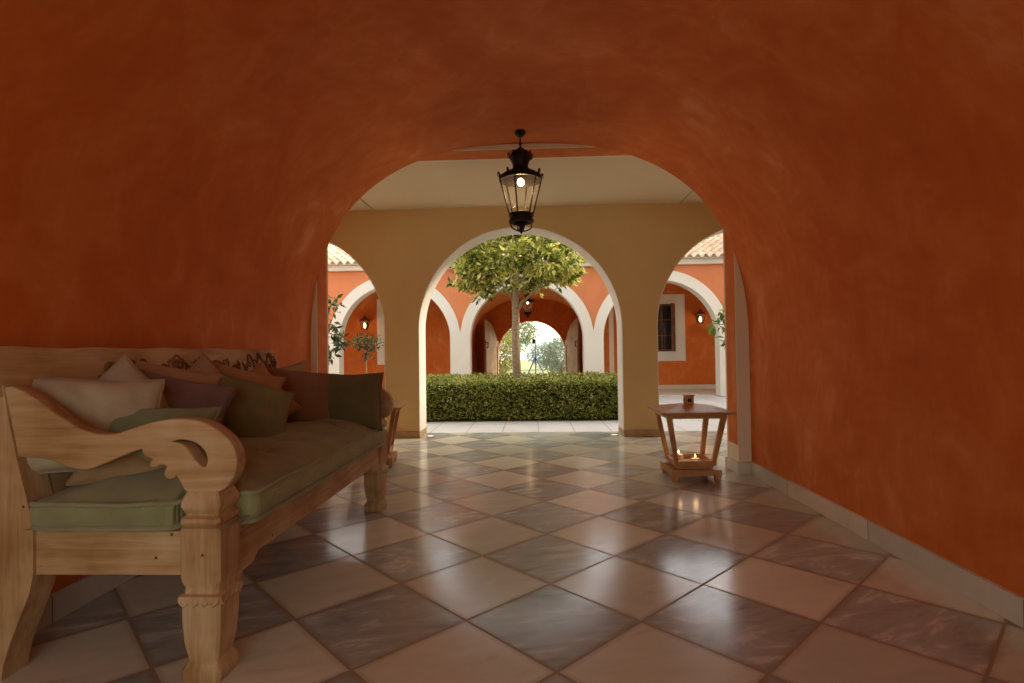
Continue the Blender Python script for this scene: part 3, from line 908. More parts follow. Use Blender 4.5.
# ------------------------------------------------------------------ hanging iron lantern
BULB = emit('warm_bulb', (1.0, 0.72, 0.36), 14.0)
LGLASS = glass('lantern_glass', (0.85, 0.8, 0.65), 0.02)
def hanging_lantern(loc, label, energy):
    x, y, zc = loc
    t = thing('hanging_lantern', loc, label, 'lantern', 'hanging iron lanterns')
    MB().lathe(x, y, [(zc, 0.045), (zc - 0.012, 0.05), (zc - 0.03, 0.035), (zc - 0.045, 0.012)], 20).build('ceiling_rose', IRON, t, smooth=40)
    mb = MB(); mb.tube([(x, y, zc - 0.03), (x, y, zc - 0.15)], 0.007, 8)
    mb.lathe(x, y, [(zc - 0.09, 0.008), (zc - 0.1, 0.016), (zc - 0.11, 0.008)], 10)
    mb.build('rod', IRON, t, smooth=50)
    z = lambda v: zc - (v - 50) / 707
    MB().lathe(x, y, [(z(138), 0.006), (z(146), 0.02), (z(153), 0.02), (z(160), 0.045), (z(175), 0.075), (z(195), 0.086), (z(206), 0.094), (z(210), 0.088), (z(235), 0.072), (z(255), 0.064), (z(268), 0.066), (z(280), 0.085), (z(300), 0.14), (z(318), 0.176), (z(330), 0.184), (z(345), 0.182), (z(345), 0.172), (z(315), 0.15), (z(285), 0.07)], 32).build('hood', IRON, t, smooth=45)
    N = 8
    for q in range(N):
        a = 2 * PI * q / N + 0.2
        for r0, zz in ((0.088, 214), (0.176, 332)):
            mb = MB()
            c, s_ = math.cos(a), math.sin(a)
            pts = []
            for h in range(9):
                w = h / 8 * 1.5 * PI
                rr = r0 + 0.002 + 0.011 * (1 - math.cos(w * 0.7)) * 0.8
                pts.append((x + c * rr, y + s_ * rr, z(zz) + 0.05 * math.sin(w * 0.62)))
            mb.tube(pts, [0.009 - 0.006 * h / 8 for h in range(9)], 5)
            mb.build('crest_scroll', IRON, t, smooth=60)
    for q in range(6):
        a = 2 * PI * q / 6 + 0.26
        mb = MB(); mb.tube([(x + 0.178 * math.cos(a), y + 0.178 * math.sin(a), z(340)), (x + 0.1 * math.cos(a), y + 0.1 * math.sin(a), z(550))], 0.0065, 6)
        mb.build('rib', IRON, t)
    mb = MB()
    a6 = [2 * PI * q / 6 + 0.26 for q in range(6)]
    for q in range(6):
        a, b = a6[q], a6[(q + 1) % 6]
        mb.add([(x + 0.174 * math.cos(a), y + 0.174 * math.sin(a), z(345)), (x + 0.174 * math.cos(b), y + 0.174 * math.sin(b), z(345)), (x + 0.097 * math.cos(b), y + 0.097 * math.sin(b), z(548)), (x + 0.097 * math.cos(a), y + 0.097 * math.sin(a), z(548))], [(0, 1, 2, 3)])
    mb.build('glazing', LGLASS, t)
    MB().lathe(x, y, [(z(540), 0.095), (z(543), 0.104), (z(556), 0.106), (z(562), 0.098), (z(578), 0.098), (z(584), 0.108), (z(595), 0.104), (z(600), 0.085), (z(590), 0.07), (z(545), 0.07)], 28).build('base_ring', IRON, t, smooth=40)
    mb = MB()
    for q in range(4):
        a = PI / 2 * q + 0.35; c, s_ = math.cos(a), math.sin(a)
        pts = []
        for h in range(13):
            w = h / 12
            rr = 0.085 - 0.06 * w + 0.02 * math.sin(w * 2 * PI); 
            pts.append((x + c * rr, y + s_ * rr, z(596) - 0.06 * math.sin(w * PI * 0.7) - 0.015 * w))
        mb.tube(pts, 0.006, 6)
    mb.lathe(x, y, [(z(590), 0.02), (z(605), 0.03), (z(620), 0.018), (z(640), 0.022), (z(662), 0.005)], 14)
    mb.build('bottom_scroll', IRON, t, smooth=60)
    mb = MB(); mb.lathe(x, y, [(z(300), 0.016), (z(330), 0.018), (z(332), 0.012)], 12)
    soc = mb.build('socket', simple('brass', (0.35, 0.22, 0.08), 0.4, 0.5, 0.8), t, smooth=40)
    MB().lathe(x, y, [(z(330), 0.012), (z(338), 0.024), (z(352), 0.031), (z(366), 0.026), (z(374), 0.01)], 18).build('bulb', BULB, soc, smooth=60)
    ld = bpy.data.lights.new('lantern_light', 'POINT'); ld.energy = energy; ld.color = (1, 0.68, 0.36); ld.shadow_soft_size = 0.03
    lo = bpy.data.objects.new('lantern_light', ld); COL.objects.link(lo); lo.parent = t; lo.location = (0, 0, z(400) - zc)
    return t
hanging_lantern((-0.09, 4.6, 2.952), 'black iron lantern hanging at the near end of the orange vault, bulb lit', 9.0)
hanging_lantern((-0.16, 16.0, 2.95), 'black iron lantern hanging in the far vault, seen past the tree trunk', 4.0)

WBULB = emit('wall_lamp_bulb', (1.0, 0.72, 0.38), 5.0)
# wall lamps of the far wall
def wall_lamp(x, z, label):
    y = RY
    t = thing('wall_lamp', (x, y, z - 0.15), label, 'wall lamp', 'lit wall lamps of the far wall')
    MB().box(x - 0.05, x + 0.05, y - 0.025, y, z - 0.12, z + 0.12).build('back_plate', IRON, t, bevel=0.008)
    mb = MB(); mb.tube([(x, y - 0.02, z - 0.02), (x, y - 0.09, z + 0.05), (x, y - 0.15, z + 0.12), (x, y - 0.17, z + 0.16)], 0.012, 7)
    mb.build('bracket', IRON, t)
    cy = y - 0.17
    MB().sq_loft(x, cy, [(z + 0.06, 0.125), (z + 0.075, 0.13), (z + 0.16, 0.05), (z + 0.2, 0.03), (z + 0.23, 0.012)], 0.1).build('hood', simple('copper_brown', (0.16, 0.07, 0.03), 0.5, 0.4, 0.5), t)
    mb = MB()
    for sx in (-1, 1):
        for sy in (-1, 1):
            mb.tube([(x + sx * 0.105, cy + sy * 0.105, z + 0.065), (x + sx * 0.065, cy + sy * 0.065, z - 0.15)], 0.011, 6)
    mb.box(x - 0.075, x + 0.075, cy - 0.075, cy + 0.075, z - 0.165, z - 0.145)
    mb.build('cage', IRON, t)
    MB().lathe(x, cy, [(z - 0.13, 0.02), (z - 0.09, 0.036), (z - 0.04, 0.04), (z + 0.02, 0.02)], 14).build('bulb', WBULB, t, smooth=60)
    ld = bpy.data.lights.new('lamp_light', 'POINT'); ld.energy = 3.0; ld.color = (1, 0.66, 0.34); ld.shadow_soft_size = 0.05
    lo = bpy.data.objects.new('lamp_light', ld); COL.objects.link(lo); lo.parent = t; lo.location = (0, -0.36, 0.1)
wall_lamp(-4.78, 1.95, 'lit brown wall lamp on the orange wall seen through the left archway')
wall_lamp(4.62, 1.98, 'lit brown wall lamp beside the shuttered window seen through the right archway')

# ------------------------------------------------------------------ wooden floor lanterns
WAX = simple('cream_wax', (0.8, 0.68, 0.48), 0.5, 0.4)
FLAME = emit('candle_flame', (1.0, 0.62, 0.2), 9.0)
def floor_lantern(loc, rot, label, with_candles):
    t = thing('floor_lantern', (0, 0, 0), label, 'lantern', 'wooden floor lanterns')
    b = 0.205
    mb = MB()
    mb.box(-b, b, -b, b, 0.075, 0.10)
    for sx in (-1, 1):
        for sy in (-1, 1):
            mb.sq_loft(sx * (b - 0.03), sy * (b - 0.03), [(0, 0.020), (0.03, 0.024), (0.08, 0.030)], 0.1)
    for s_ in (-1, 1):
        mb.box(-b, b, s_ * b - (0.014 if s_ > 0 else 0), s_ * b + (0.014 if s_ < 0 else 0), 0.052, 0.08)
        mb.box(s_ * b - (0.014 if s_ > 0 else 0), s_ * b + (0.014 if s_ < 0 else 0), -b + 0.014, b - 0.014, 0.052, 0.08)
    mb.build('base', LWOOD, t, bevel=0.004)
    mb = MB()
    mb.box(-0.15, 0.15, -0.15, 0.15, 0.10, 0.135)
    for s_ in (-1, 1):
        mb.box(-0.172, 0.172, s_ * 0.16 - 0.014, s_ * 0.16 + 0.014, 0.13, 0.168)
        mb.box(s_ * 0.16 - 0.014, s_ * 0.16 + 0.014, -0.145, 0.145, 0.13, 0.168)
    mb.build('tray', LWOOD, t, bevel=0.003)
    for sx in (-1, 1):
        for sy in (-1, 1):
            mb = MB()
            rings = []
            for z, c, h in ((0.15, 0.152, 0.018), (0.545, 0.222, 0.022)):
                rings.append([(sx * c + dx_ * h, sy * c + dy_ * h, z) for dx_, dy_ in ((-1, -1), (1, -1), (1, 1), (-1, 1))])
            mb.loft(rings)
            mb.build('post', LWOOD, t, bevel=0.004)
    mb = MB()
    for s_ in (-1, 1):
        mb.box(-0.24, 0.24, s_ * 0.224 - 0.018, s_ * 0.224 + 0.018, 0.525, 0.56)
        mb.box(s_ * 0.224 - 0.018, s_ * 0.224 + 0.018, -0.206, 0.206, 0.525, 0.56)
    mb.build('top_frame', LWOOD, t, bevel=0.003)
    mb = MB()
    mb.loft([[(sx * h, sy * h, z) for sx, sy in ((-1, -1), (1, -1), (1, 1), (-1, 1))] for z, h in ((0.558, 0.26), (0.568, 0.295), (0.582, 0.295), (0.628, 0.05))])
    mb.build('roof', LWOOD, t, bevel=0.002)
    mb = MB()
    # square chimney with a round vent hole in each face
    h = 0.036
    mb.box(-h, h, -h, h, 0.62, 0.70)
    mb.box(-h - 0.006, h + 0.006, -h - 0.006, h + 0.006, 0.694, 0.704)
    ch = mb.build('chimney', LWOOD, t, bevel=0.002)
    for a in range(4):
        mb = MB()
        Mx = Matrix.Rotation(a * PI / 2, 4, 'Z')
        ring = [[Mx @ Vector((0.017 * math.cos(2 * PI * q / 14), -h - d, 0.658 + 0.017 * math.sin(2 * PI * q / 14))) for q in range(14)] for d in (-0.002, 0.0012)]
        mb.loft(ring)
        mb.build('vent', IRON, ch)
    t.location = loc; t.rotation_euler = (0, 0, rot)
    ORG[t.name] = Vector(loc)
    return t
def candle(x, y, h, label):
    t = thing('candle', (x, y, 0.135), label, 'candle', 'candles in the floor lantern')
    MB().lathe(x, y, [(0.135, 0.038), (0.135 + h - 0.004, 0.038), (0.135 + h, 0.034), (0.135 + h - 0.006, 0.02)], 20).build('wax', WAX, t, smooth=40)
    MB().tube([(x, y, 0.135 + h - 0.008), (x, y, 0.135 + h + 0.012)], 0.0018, 6).build('wick', IRON, t)
    MB().lathe(x, y, [(0.135 + h + 0.006, 0.002), (0.135 + h + 0.014, 0.008), (0.135 + h + 0.026, 0.005), (0.135 + h + 0.038, 0.001)], 10).build('flame', FLAME, t, smooth=60)
    ld = bpy.data.lights.new('candle_light', 'POINT'); ld.energy = 0.2; ld.color = (1, 0.6, 0.25); ld.shadow_soft_size = 0.02
    lo = bpy.data.objects.new('candle_light', ld); COL.objects.link(lo); lo.parent = t; lo.location = (0, 0, h + 0.05)
LX, LY = 1.322, 4.765
floor_lantern((LX, LY, 0), 0.0, 'open wooden floor lantern with two lit candles, by the right end of the corridor', True)
floor_lantern((-1.585, 5.34, 0), math.radians(8), 'open wooden floor lantern mostly hidden behind the far end of the bench', False)
candle(LX - 0.085, LY + 0.03, 0.055, 'lit candle on the left in the right-hand floor lantern')
candle(LX + 0.03, LY - 0.06, 0.035, 'lit candle on the right in the right-hand floor lantern')

# ------------------------------------------------------------------ carved bench
BY0, BY1 = 1.80, 3.875            # near and far faces of the end frames
BROOT = Vector((-1.4, 2.83, 0))
bench = thing('carved_bench', BROOT, 'long carved weathered-wood daybed with scroll arms and green mattress against the left wall', 'bench')
LEG = [(0, .060), (.012, .066), (.045, .066), (.07, .050), (.125, .060), (.2, .066), (.262, .067), (.268, .074), (.292, .074), (.297, .060), (.315, .058), (.335, .066), (.35, .069), (.515, .069), (.522, .060), (.527, .066), (.535, .070), (.547, .068), (.556, .057), (.562, .056), (.572, .063), (.586, .069), (.602, .068), (.622, .060), (.634, .054)]
for yc in (BY0 + 0.058, BY1 - 0.058):
    leg = MB().sq_loft(-1.122, yc, LEG, 0.14).build('front_leg', WOOD_Z, bench, smooth=38)
    mb = MB()
    # carved leaf lip around the knee of the leg
    for a in range(4):
        Mx = Matrix.Translation((-1.122, yc, 0)) @ Matrix.Rotation(a * PI / 2, 4, 'Z')
        for q in range(4):
            u = -0.05 + q * 0.0333
            mb.tube([Mx @ Vector((u - 0.016, -0.068, 0.288)), Mx @ Vector((u - 0.012, -0.0715, 0.272)), Mx @ Vector((u, -0.072, 0.262)), Mx @ Vector((u + 0.012, -0.0715, 0.272)), Mx @ Vector((u + 0.016, -0.068, 0.288))], 0.006, 6)
    mb.build('carved_collar', WOOD_Z, leg, smooth=60)
# back posts: curved side profile, kicked back foot
POST_F = [(0.0, -1.815), (0.05, -1.808), (0.106, -1.792), (0.20, -1.755), (0.30, -1.715), (0.36, -1.704), (0.51, -1.704), (0.60, -1.724), (0.756, -1.765), (0.90, -1.795), (1.0, -1.812)]
def post_w(z): return 0.15 - 0.045 * max(0, (z - 0.55)) / 0.5 if z > 0.3 else 0.13 + 0.02 * z / 0.3
for yc in (BY0 + 0.05, BY1 - 0.05):
    mb = MB()
    mb.loft([[(xf, yc - 0.05, z), (xf, yc + 0.05, z), (xf - post_w(z), yc + 0.05, z), (xf - post_w(z), yc - 0.05, z)] for z, xf in POST_F])
    mb.build('back_post', WOOD_Z, bench, smooth=35)
    MB().box(-1.955, -1.842, yc - 0.05, yc + 0.055, 0.992, 1.056).build('post_block', WOOD_X, bench, bevel=0.006)
# end rails and long rails
for y in (BY0 + 0.012, BY1 - 0.012 - 0.05):
    MB().box(-1.75, -1.17, y, y + 0.05, 0.352, 0.50).build('end_rail', WOOD_X, bench, bevel=0.005)
mb = MB()
yA, yB = BY0 + 0.1, BY1 - 0.1
prof = [(yA, 0.505), (yB, 0.505), (yB, 0.255), (yB - 0.06, 0.262), (yB - 0.085, 0.30), (yB - 0.16, 0.305), (yB - 0.2, 0.335), (yA + 0.2, 0.335), (yA + 0.16, 0.305), (yA + 0.085, 0.30), (yA + 0.06, 0.262), (yA, 0.255)]
mb.loft([[(x, y, z) for y, z in prof] for x in (-1.128, -1.078)])
mb.build('front_rail', WOOD_Y, bench, bevel=0.004)
MB().box(-1.755, -1.715, BY0 + 0.1, BY1 - 0.1, 0.352, 0.50).build('back_rail', WOOD_Y, bench, bevel=0.004)
MB().box(-1.75, -1.10, BY0 + 0.03, BY1 - 0.03, 0.488, 0.512).build('seat_board', WOOD_Y, bench)
# scroll arms
ARM = [(-1.816, 0.992), (-1.788, 0.996), (-1.757, 0.984), (-1.735, 0.974), (-1.691, 0.945), (-1.651, 0.914), (-1.612, 0.888), (-1.559, 0.857), (-1.52, 0.84), (-1.481, 0.831), (-1.446, 0.829), (-1.411, 0.833), (-1.372, 0.846), (-1.333, 0.858), (-1.299, 0.868), (-1.264, 0.874), (-1.23, 0.879), (-1.195, 0.88), (-1.161, 0.879), (-1.127, 0.875), (-1.092, 0.866), (-1.063, 0.853), (-1.033, 0.833), (-1.007, 0.81), (-0.99, 0.784), (-0.98, 0.755), (-0.978, 0.726), (-0.982, 0.701), (-0.992, 0.677), (-1.012, 0.65), (-1.033, 0.637), (-1.059, 0.63), (-1.11, 0.63), (-1.161, 0.632), (-1.174, 0.644), (-1.183, 0.662), (-1.194, 0.679), (-1.202, 0.688), (-1.213, 0.679), (-1.226, 0.676), (-1.24, 0.681), (-1.249, 0.694), (-1.245, 0.709), (-1.237, 0.719), (-1.247, 0.725), (-1.264, 0.724), (-1.28, 0.716), (-1.294, 0.715), (-1.304, 0.724), (-1.3, 0.738), (-1.292, 0.745), (-1.303, 0.749), (-1.318, 0.753), (-1.328, 0.766), (-1.329, 0.78), (-1.368, 0.767), (-1.402, 0.754), (-1.437, 0.739), (-1.472, 0.725), (-1.498, 0.715), (-1.524, 0.709), (-1.55, 0.71), (-1.576, 0.715), (-1.611, 0.727), (-1.646, 0.74), (-1.672, 0.748), (-1.699, 0.751), (-1.734, 0.752), (-1.765, 0.756), (-1.776, 0.815), (-1.789, 0.874), (-1.801, 0.934)]
HOLE = [(-1.217, 0.803), (-1.2, 0.808), (-1.178, 0.809), (-1.152, 0.806), (-1.129, 0.799), (-1.11, 0.788), (-1.094, 0.772), (-1.085, 0.753), (-1.083, 0.737), (-1.088, 0.722), (-1.1, 0.717), (-1.114, 0.725), (-1.129, 0.74), (-1.144, 0.76), (-1.159, 0.779), (-1.177, 0.794), (-1.197, 0.801)]
def flat_solid(name, loops, y0, y1, mat, parent, bevel):
    cu = bpy.data.curves.new(name, 'CURVE'); cu.dimensions = '2D'; cu.fill_mode = 'BOTH'
    cu.extrude = (y1 - y0) / 2 - bevel; cu.bevel_depth = bevel; cu.bevel_resolution = 2; cu.offset = -bevel
    for lp in loops:
        s_ = cu.splines.new('POLY'); s_.points.add(len(lp) - 1); s_.use_cyclic_u = True
        for pt, (x, z) in zip(s_.points, lp): pt.co = (x, z, 0, 1)
    tmp = bpy.data.objects.new(name, cu); COL.objects.link(tmp)
    dg = bpy.context.evaluated_depsgraph_get()
    me = bpy.data.meshes.new_from_object(tmp.evaluated_get(dg))
    bpy.data.objects.remove(tmp)
    o3 = ORG[parent.name]
    for v in me.vertices:
        x, z, d = v.co
        v.co = (x - o3[0], (y0 + y1) / 2 - d - o3[1], z - o3[2])
    me.materials.clear(); me.materials.append(mat)
    bm = bmesh.new(); bm.from_mesh(me)
    bmesh.ops.remove_doubles(bm, verts=bm.verts, dist=1e-5)
    bmesh.ops.recalc_face_normals(bm, faces=bm.faces)
    for f in bm.faces: f.smooth = True
    for e in bm.edges:
        if len(e.link_faces) == 2 and e.calc_face_angle(0) > math.radians(32): e.smooth = False
    bm.to_mesh(me); bm.free()
    o = bpy.data.objects.new(name, me); COL.objects.link(o); o.parent = parent
    ORG[o.name] = o3
    return o
def narrow(lp): return [(x - 0.022 * min(1, max(0, (x + 1.3) / 0.25)), z) for x, z in lp]
for y in (BY0 + 0.004, BY1 - 0.064):
    flat_solid('scroll_arm', [narrow(ARM), narrow(HOLE)], y, y + 0.06, WOOD_X, bench, 0.006)
# leaning back panel with a carved crest
BK0, BK1 = Vector((-1.73, 0, 0.50)), Vector((-1.865, 0, 1.128))
bdir = (BK1 - BK0).normalized(); bn = Vector((bdir.z, 0, -bdir.x))
def bp(y, s_, d): 
    q = BK0 + bdir * s_ + bn * d
    return Vector((q.x, y, q.z))
BL = (BK1 - BK0).length
ya, yb = 1.40, 3.90
edge_pts = [(BY0 + 0.11, 0.0), (BY0 + 0.11, BL - 0.20), (BY0 - 0.10, BL - 0.15), (BY0 - 0.14, BL - 0.05), (BY0 - 0.10, BL - 0.004)]
n_ = 16
for q in range(n_ + 1):
    y = BY0 - 0.05 + (BY1 - 0.06 - BY0) * q / n_
    edge_pts.append((y, BL + 0.004 * math.sin(q * 1.9)))
edge_pts += [(BY1 - 0.07, BL - 0.006), (BY1 - 0.045, BL - 0.03), (BY1 - 0.05, BL - 0.075), (BY1 - 0.09, BL - 0.10), (BY1 - 0.075, BL - 0.15), (BY1 - 0.11, BL - 0.20), (BY1 - 0.11, 0.0)]
mb = MB()
mb.loft([[bp(y, s_, d) for y, s_ in edge_pts] for d in (-0.03, 0.02)])
back = mb.build('back_panel', WOOD_Y, bench, bevel=0.004)
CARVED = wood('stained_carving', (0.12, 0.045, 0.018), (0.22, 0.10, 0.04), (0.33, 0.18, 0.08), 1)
def curl(yc, sc, r, turns, dirn, rad):
    pts = []
    for h in range(18):
        w = h / 17; a = dirn * (w * turns * 2 * PI) + 0.6 * yc * 7
        rr = r * (1 - 0.8 * w)
        pts.append(bp(yc + rr * math.cos(a), sc + rr * math.sin(a), 0.021))
    mb.tube(pts, [rad * (1 - 0.4 * h / 17) for h in range(18)], 6)
rnd = random.Random(4)
def vine(y0, y1, dep):
    n = 40
    mb.tube([bp(y0 + (y1 - y0) * q / n, BL - dep - 0.05 * math.sin(q * 0.55), 0.021) for q in range(n + 1)], 0.007, 6)
mb = MB()
vine(2.22, 3.32, 0.12)
for q in range(46):
    yc = 2.25 + rnd.random() * 1.05; sc = BL - 0.05 - 0.14 * rnd.random() - 0.05 * abs(yc - 2.75)
    curl(yc, sc, 0.02 + 0.022 * rnd.random(), 1.3, 1 if q % 2 else -1, 0.0065)
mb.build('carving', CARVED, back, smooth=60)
mb = MB()
vine(3.36, 3.80, 0.085)
for q in range(18):
    curl(3.38 + rnd.random() * 0.4, BL - 0.04 - 0.09 * rnd.random(), 0.018 + 0.012 * rnd.random(), 1.2, 1 if q % 2 else -1, 0.006)
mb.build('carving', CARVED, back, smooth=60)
for q in range(10):
    yc = 1.95 + q * 0.18
    mb = MB()
    mb.tube([bp(yc - 0.05, BL - 0.19, 0.02), bp(yc, BL - 0.165 - 0.02 * (q % 2), 0.024), bp(yc + 0.06, BL - 0.20, 0.02)], [0.004, 0.009, 0.004], 6)
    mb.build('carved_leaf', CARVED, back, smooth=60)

# mattress
def rrect(hx_, hy_, r, n=6):
    out = []
    for cx_, cy_, a0 in ((hx_ - r, hy_ - r, 0), (-hx_ + r, hy_ - r, PI / 2), (-hx_ + r, -hy_ + r, PI), (hx_ - r, -hy_ + r, 1.5 * PI)):
        for q in range(n + 1):
            a = a0 + PI / 2 * q / n
            out.append((cx_ + r * math.cos(a), cy_ + r * math.sin(a)))
    return out
GREEN = fabric('sage_green_canvas', (0.34, 0.345, 0.155))
MX0, MX1, MY0, MY1 = -1.725, -1.03, BY0 - 0.012, BY1 - 0.02
mcx, mcy, mhx, mhy = (MX0 + MX1) / 2, (MY0 + MY1) / 2, (MX1 - MX0) / 2, (MY1 - MY0) / 2
nu, nv = 70, 130
TUFTS = [(mcx + ox, MY0 + 0.27 + q * 0.31) for q in range(6) for ox in (-0.16, 0.16)]
def mat_top(x, y):
    u = (x - mcx) / mhx; v = (y - mcy) / mhy
    z = 0.606 + 0.085 * (1 - abs(u) ** 2.6) * (1 - abs(v) ** 9)
    for tx_, ty_ in TUFTS:
        d2 = (x - tx_) ** 2 + (y - ty_) ** 2
        z -= 0.028 * math.exp(-d2 / 0.004)
        z -= 0.012 * math.exp(-((y - ty_) ** 2) / 0.0012)  * math.exp(-((x - tx_) ** 2) / 0.02)
        ang = math.atan2(y - ty_, x - tx_)
        z += 0.006 * math.sin(ang * 7 + ty_ * 5) * math.exp(-d2 / 0.010) * min(1, d2 / 0.0012)
    z += 0.009 * mnoise.noise(Vector((x * 9, y * 9, 0)))
    return z
mb = MB()
gx = [MX0 + 0.0 + (MX1 - MX0) * i / nu for i in range(nu + 1)]; gy = [MY0 + (MY1 - MY0) * j / nv for j in range(nv + 1)]
rc = 0.085
def corner(x, y):
    # round the plan corners
    ex, ey = max(0, abs(x - mcx) - (mhx - rc)), max(0, abs(y - mcy) - (mhy - rc))
    if ex > 0 and ey > 0:
        L = math.hypot(ex, ey); m_ = max(ex, ey)
        ex2, ey2 = ex / L * m_, ey / L * m_
        x = mcx + math.copysign(mhx - rc + ex2, x - mcx); y = mcy + math.copysign(mhy - rc + ey2, y - mcy)
    # cut back round the two front posts
    w = min(1, max(0, (x + 1.208) / 0.014))
    if w > 0:
        a, b = MY0 + 0.138 * w, MY1 - 0.115 * w
        t = (y - MY0) / (MY1 - MY0)
        y = a + (b - a) * t
    return x, y
top = []
for y in gy:
    for x in gx:
        a, b = corner(x, y); top.append((a, b, mat_top(x, y)))
mb.add(top, [(j * (nu + 1) + i, j * (nu + 1) + i + 1, (j + 1) * (nu + 1) + i + 1, (j + 1) * (nu + 1) + i) for j in range(nv) for i in range(nu)])
rim_idx = [(i, 0) for i in range(nu)] + [(nu, j) for j in range(nv)] + [(i, nv) for i in range(nu, 0, -1)] + [(0, j) for j in range(nv, 0, -1)]
rim = [top[j * (nu + 1) + i] for i, j in rim_idx]
def ringz(f, out):
    rr = []
    for x, y, z in rim:
        dx_, dy_ = x - mcx, y - mcy
        ln = math.hypot(dx_ / mhx, dy_ / mhy)
        w = out * (1 + 0.5 * mnoise.noise(Vector((x * 6, y * 6, f * 3))))
        nx_, ny_ = (dx_ / mhx) ** 5, (dy_ / mhy) ** 5
        if x > -1.24 and abs(dy_) > mhy - 0.16: w *= 0.25
        l2 = math.hypot(nx_, ny_) or 1
        zb = 0.514 - 0.032 * min(1, max(0, (x + 1.10) / 0.03))
        rr.append((x + nx_ / l2 * w, y + ny_ / l2 * w, zb + (z - zb) * f))
    return rr
mb.loft([rim, ringz(0.94, 0.008), ringz(0.75, 0.018), ringz(0.5, 0.022), ringz(0.25, 0.018), ringz(0.06, 0.006), ringz(0.0, -0.01)], False)
mb.add([(MX0, MY0, .5135), (MX1, MY0, .5135), (MX1, MY1, .5135), (MX0, MY1, .5135)], [(0, 3, 2, 1)])
mat_o = mb.build('mattress', GREEN, org=(mcx, mcy, 0.514), smooth=60)
tag(mat_o, 'tufted sage-green bench mattress lying on the wooden daybed', 'mattress')
GPIPE = fabric('pale_green_piping', (0.36, 0.36, 0.19))
for f, out in ((0.93, 0.012), (0.06, 0.012)):
    MB().tube(ringz(f, out)[::2], 0.009, 6, 0, True).build('piping', GPIPE, mat_o, smooth=60)
for tx_, ty_ in TUFTS:
    z = mat_top(tx_, ty_)
    MB().lathe(tx_, ty_, [(z - 0.006, 0.004), (z + 0.002, 0.012), (z + 0.006, 0.008), (z + 0.007, 0.001)], 10).build('tuft_button', GREEN, mat_o, smooth=60)

# ------------------------------------------------------------------ pillows
def pillow(c, W, H, T, yaw, lean, roll, mat, label, seed, pipe=None, pinch=0.10, flap=False):
    N = 26
    r_ = random.Random(seed); so = Vector((r_.uniform(0, 50), r_.uniform(0, 50), 0))
    def shape(u, v, s_):
        au, av = abs(u), abs(v)
        x = W / 2 * u * (1 - pinch * (1 - v * v)); y = H / 2 * v * (1 - pinch * (1 - u * u))
        e = max(0, (1 - au ** 2.4)) ** 0.5 * max(0, (1 - av ** 2.4)) ** 0.5
        t = T / 2 * e ** 0.9
        wr = mnoise.noise(Vector((u * 1.7, v * 1.7, s_ * 3)) + so) * 0.22 + mnoise.noise(Vector((u * 4.5 + v, v * 2.2, s_)) + so) * 0.10
        ed = mnoise.noise(Vector((u * 3, v * 3, 9)) + so) * 0.006
        return Vector((x + ed, y + ed * 0.7, s_ * t * (1 + wr)))
    mb = MB()
    for s_ in (1, -1):
        g = [shape(-1 + 2 * i / N, -1 + 2 * j / N, s_) for j in range(N + 1) for i in range(N + 1)]
        mb.add(g, [(j * (N + 1) + i, j * (N + 1) + i + 1, (j + 1) * (N + 1) + i + 1, (j + 1) * (N + 1) + i) for j in range(N) for i in range(N)])
    o = mb.build('pillow', mat, smooth=80)
    yw, ln = math.radians(yaw), math.radians(lean)
    n = Vector((math.sin(yw) * math.cos(ln), -math.cos(yw) * math.cos(ln), math.sin(ln)))
    rt = Vector((math.cos(yw), math.sin(yw), 0)); up = n.cross(rt)
    M3 = Matrix((rt, up, n)).transposed() @ Matrix.Rotation(math.radians(roll), 3, 'Z')
    o.matrix_world = Matrix.Translation(c) @ M3.to_4x4()
    tag(o, label, 'pillow', 'pillows on the bench')
    ring = [(i, -1) for i in np.linspace(-1, 1, 20)[:-1]] + [(1, j) for j in np.linspace(-1, 1, 20)[:-1]] + [(i, 1) for i in np.linspace(1, -1, 20)[:-1]] + [(-1, j) for j in np.linspace(1, -1, 20)[:-1]]
    MB().tube([shape(a, b, 1) for a, b in ring], 0.0045, 6, 0, True).build('piping', pipe or mat, o, smooth=60)
    if flap:
        MB().tube([shape(-0.98 + 1.96 * q / 20, -0.42 + 0.06 * math.sin(q / 3), 1) + Vector((0, 0, 0.001)) for q in range(21)], 0.004, 6).build('flap_seam', pipe or mat, o, smooth=60)
    return o
F_CREAM = fabric('cream_linen', (0.58, 0.48, 0.31))
F_TAN = fabric('tan_linen', (0.50, 0.31, 0.165))
F_OCHRE = fabric('ochre_linen', (0.46, 0.235, 0.09))
F_MAUVE = fabric('mauve_brown_cotton', (0.25, 0.155, 0.125))
F_SAGE = fabric('sage_cotton', (0.29, 0.33, 0.165))
F_OLIVE = fabric('olive_cotton', (0.24, 0.205, 0.075))
F_BROWN = fabric('brown_cotton', (0.29, 0.135, 0.065))
F_DOLIVE = fabric('dark_olive_cotton', (0.155, 0.12, 0.045))
F_GOLD = fabric('golden_brown_cotton', (0.42, 0.27, 0.13))
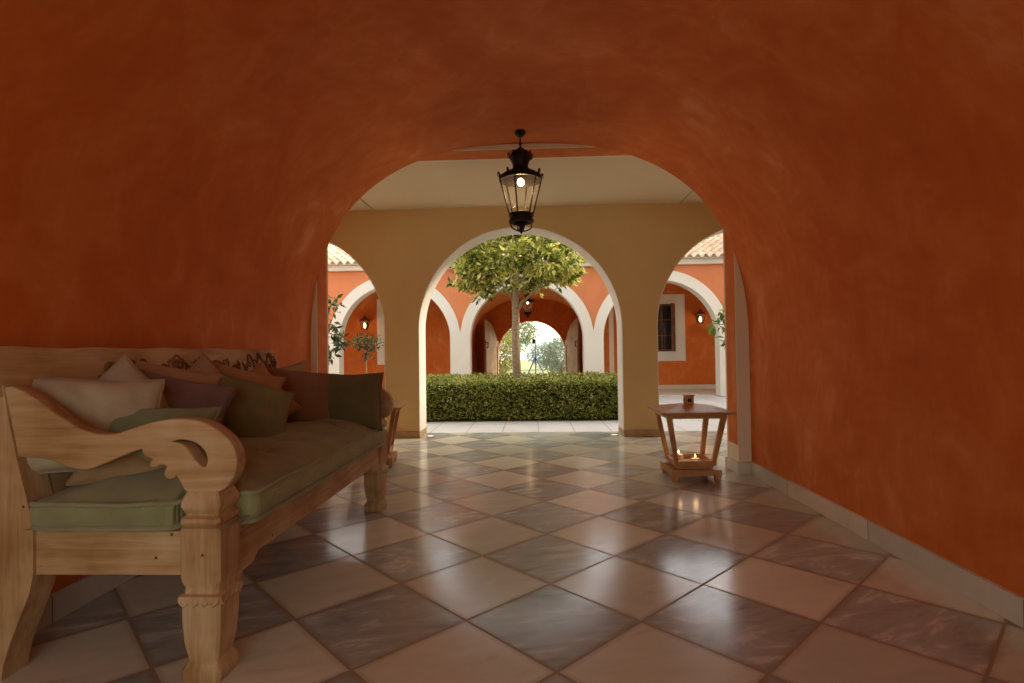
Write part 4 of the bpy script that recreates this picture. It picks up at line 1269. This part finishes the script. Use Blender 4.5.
pillow((-1.66, 2.0, 0.84), 0.43, 0.36, 0.18, 36, 18, -4, F_CREAM, 'large cream pillow with a seam across it, nearest the near scroll arm', 1, None, 0.06, True)
pillow((-1.70, 2.20, 0.855), 0.36, 0.36, 0.16, 42, 16, 42, F_CREAM, 'pale cream pillow turned on its corner behind the large cream one', 2)
pillow((-1.50, 1.985, 0.71), 0.34, 0.20, 0.12, 30, 35, -8, F_GOLD, 'small golden-brown pillow lying below the near scroll arm', 13)
pillow((-1.47, 2.05, 0.77), 0.44, 0.28, 0.17, 20, 28, -4, F_SAGE, 'light sage pillow with piped edge, seen through the loop of the near arm', 4)
pillow((-1.60, 2.36, 0.835), 0.44, 0.36, 0.21, 34, 24, -16, F_MAUVE, 'mauve-brown pillow behind the light sage one', 3)
pillow((-1.715, 2.52, 0.895), 0.42, 0.32, 0.15, 48, 18, -14, F_TAN, 'pale tan pillow standing behind the mauve-brown one', 5)
pillow((-1.70, 2.76, 0.86), 0.36, 0.36, 0.14, 52, 16, 40, F_TAN, 'tan pillow with its corner up, against the carved back', 6)
pillow((-1.64, 2.95, 0.86), 0.46, 0.36, 0.17, 42, 20, -18, F_OCHRE, 'wide ochre pillow behind the olive one', 7)
pillow((-1.60, 3.11, 0.815), 0.36, 0.36, 0.15, 46, 18, 34, F_OCHRE, 'ochre pillow standing on its corner next to the brown one', 9)
pillow((-1.465, 2.74, 0.775), 0.40, 0.39, 0.23, 42, 24, -20, F_OLIVE, 'olive green pillow tilted forward in the middle of the bench', 8, None, 0.07)
pillow((-1.60, 3.48, 0.855), 0.37, 0.35, 0.14, 46, 16, 10, F_TAN, 'tan pillow behind the brown one at the far end', 11)
pillow((-1.485, 3.40, 0.805), 0.46, 0.39, 0.2, 24, 18, -8, F_BROWN, 'plain brown pillow second from the far arm', 10, None, 0.07)
pillow((-1.215, 3.50, 0.78), 0.46, 0.38, 0.19, 8, 14, 0, F_DOLIVE, 'dark olive pillow leaning on the far scroll arm', 12, None, 0.07)
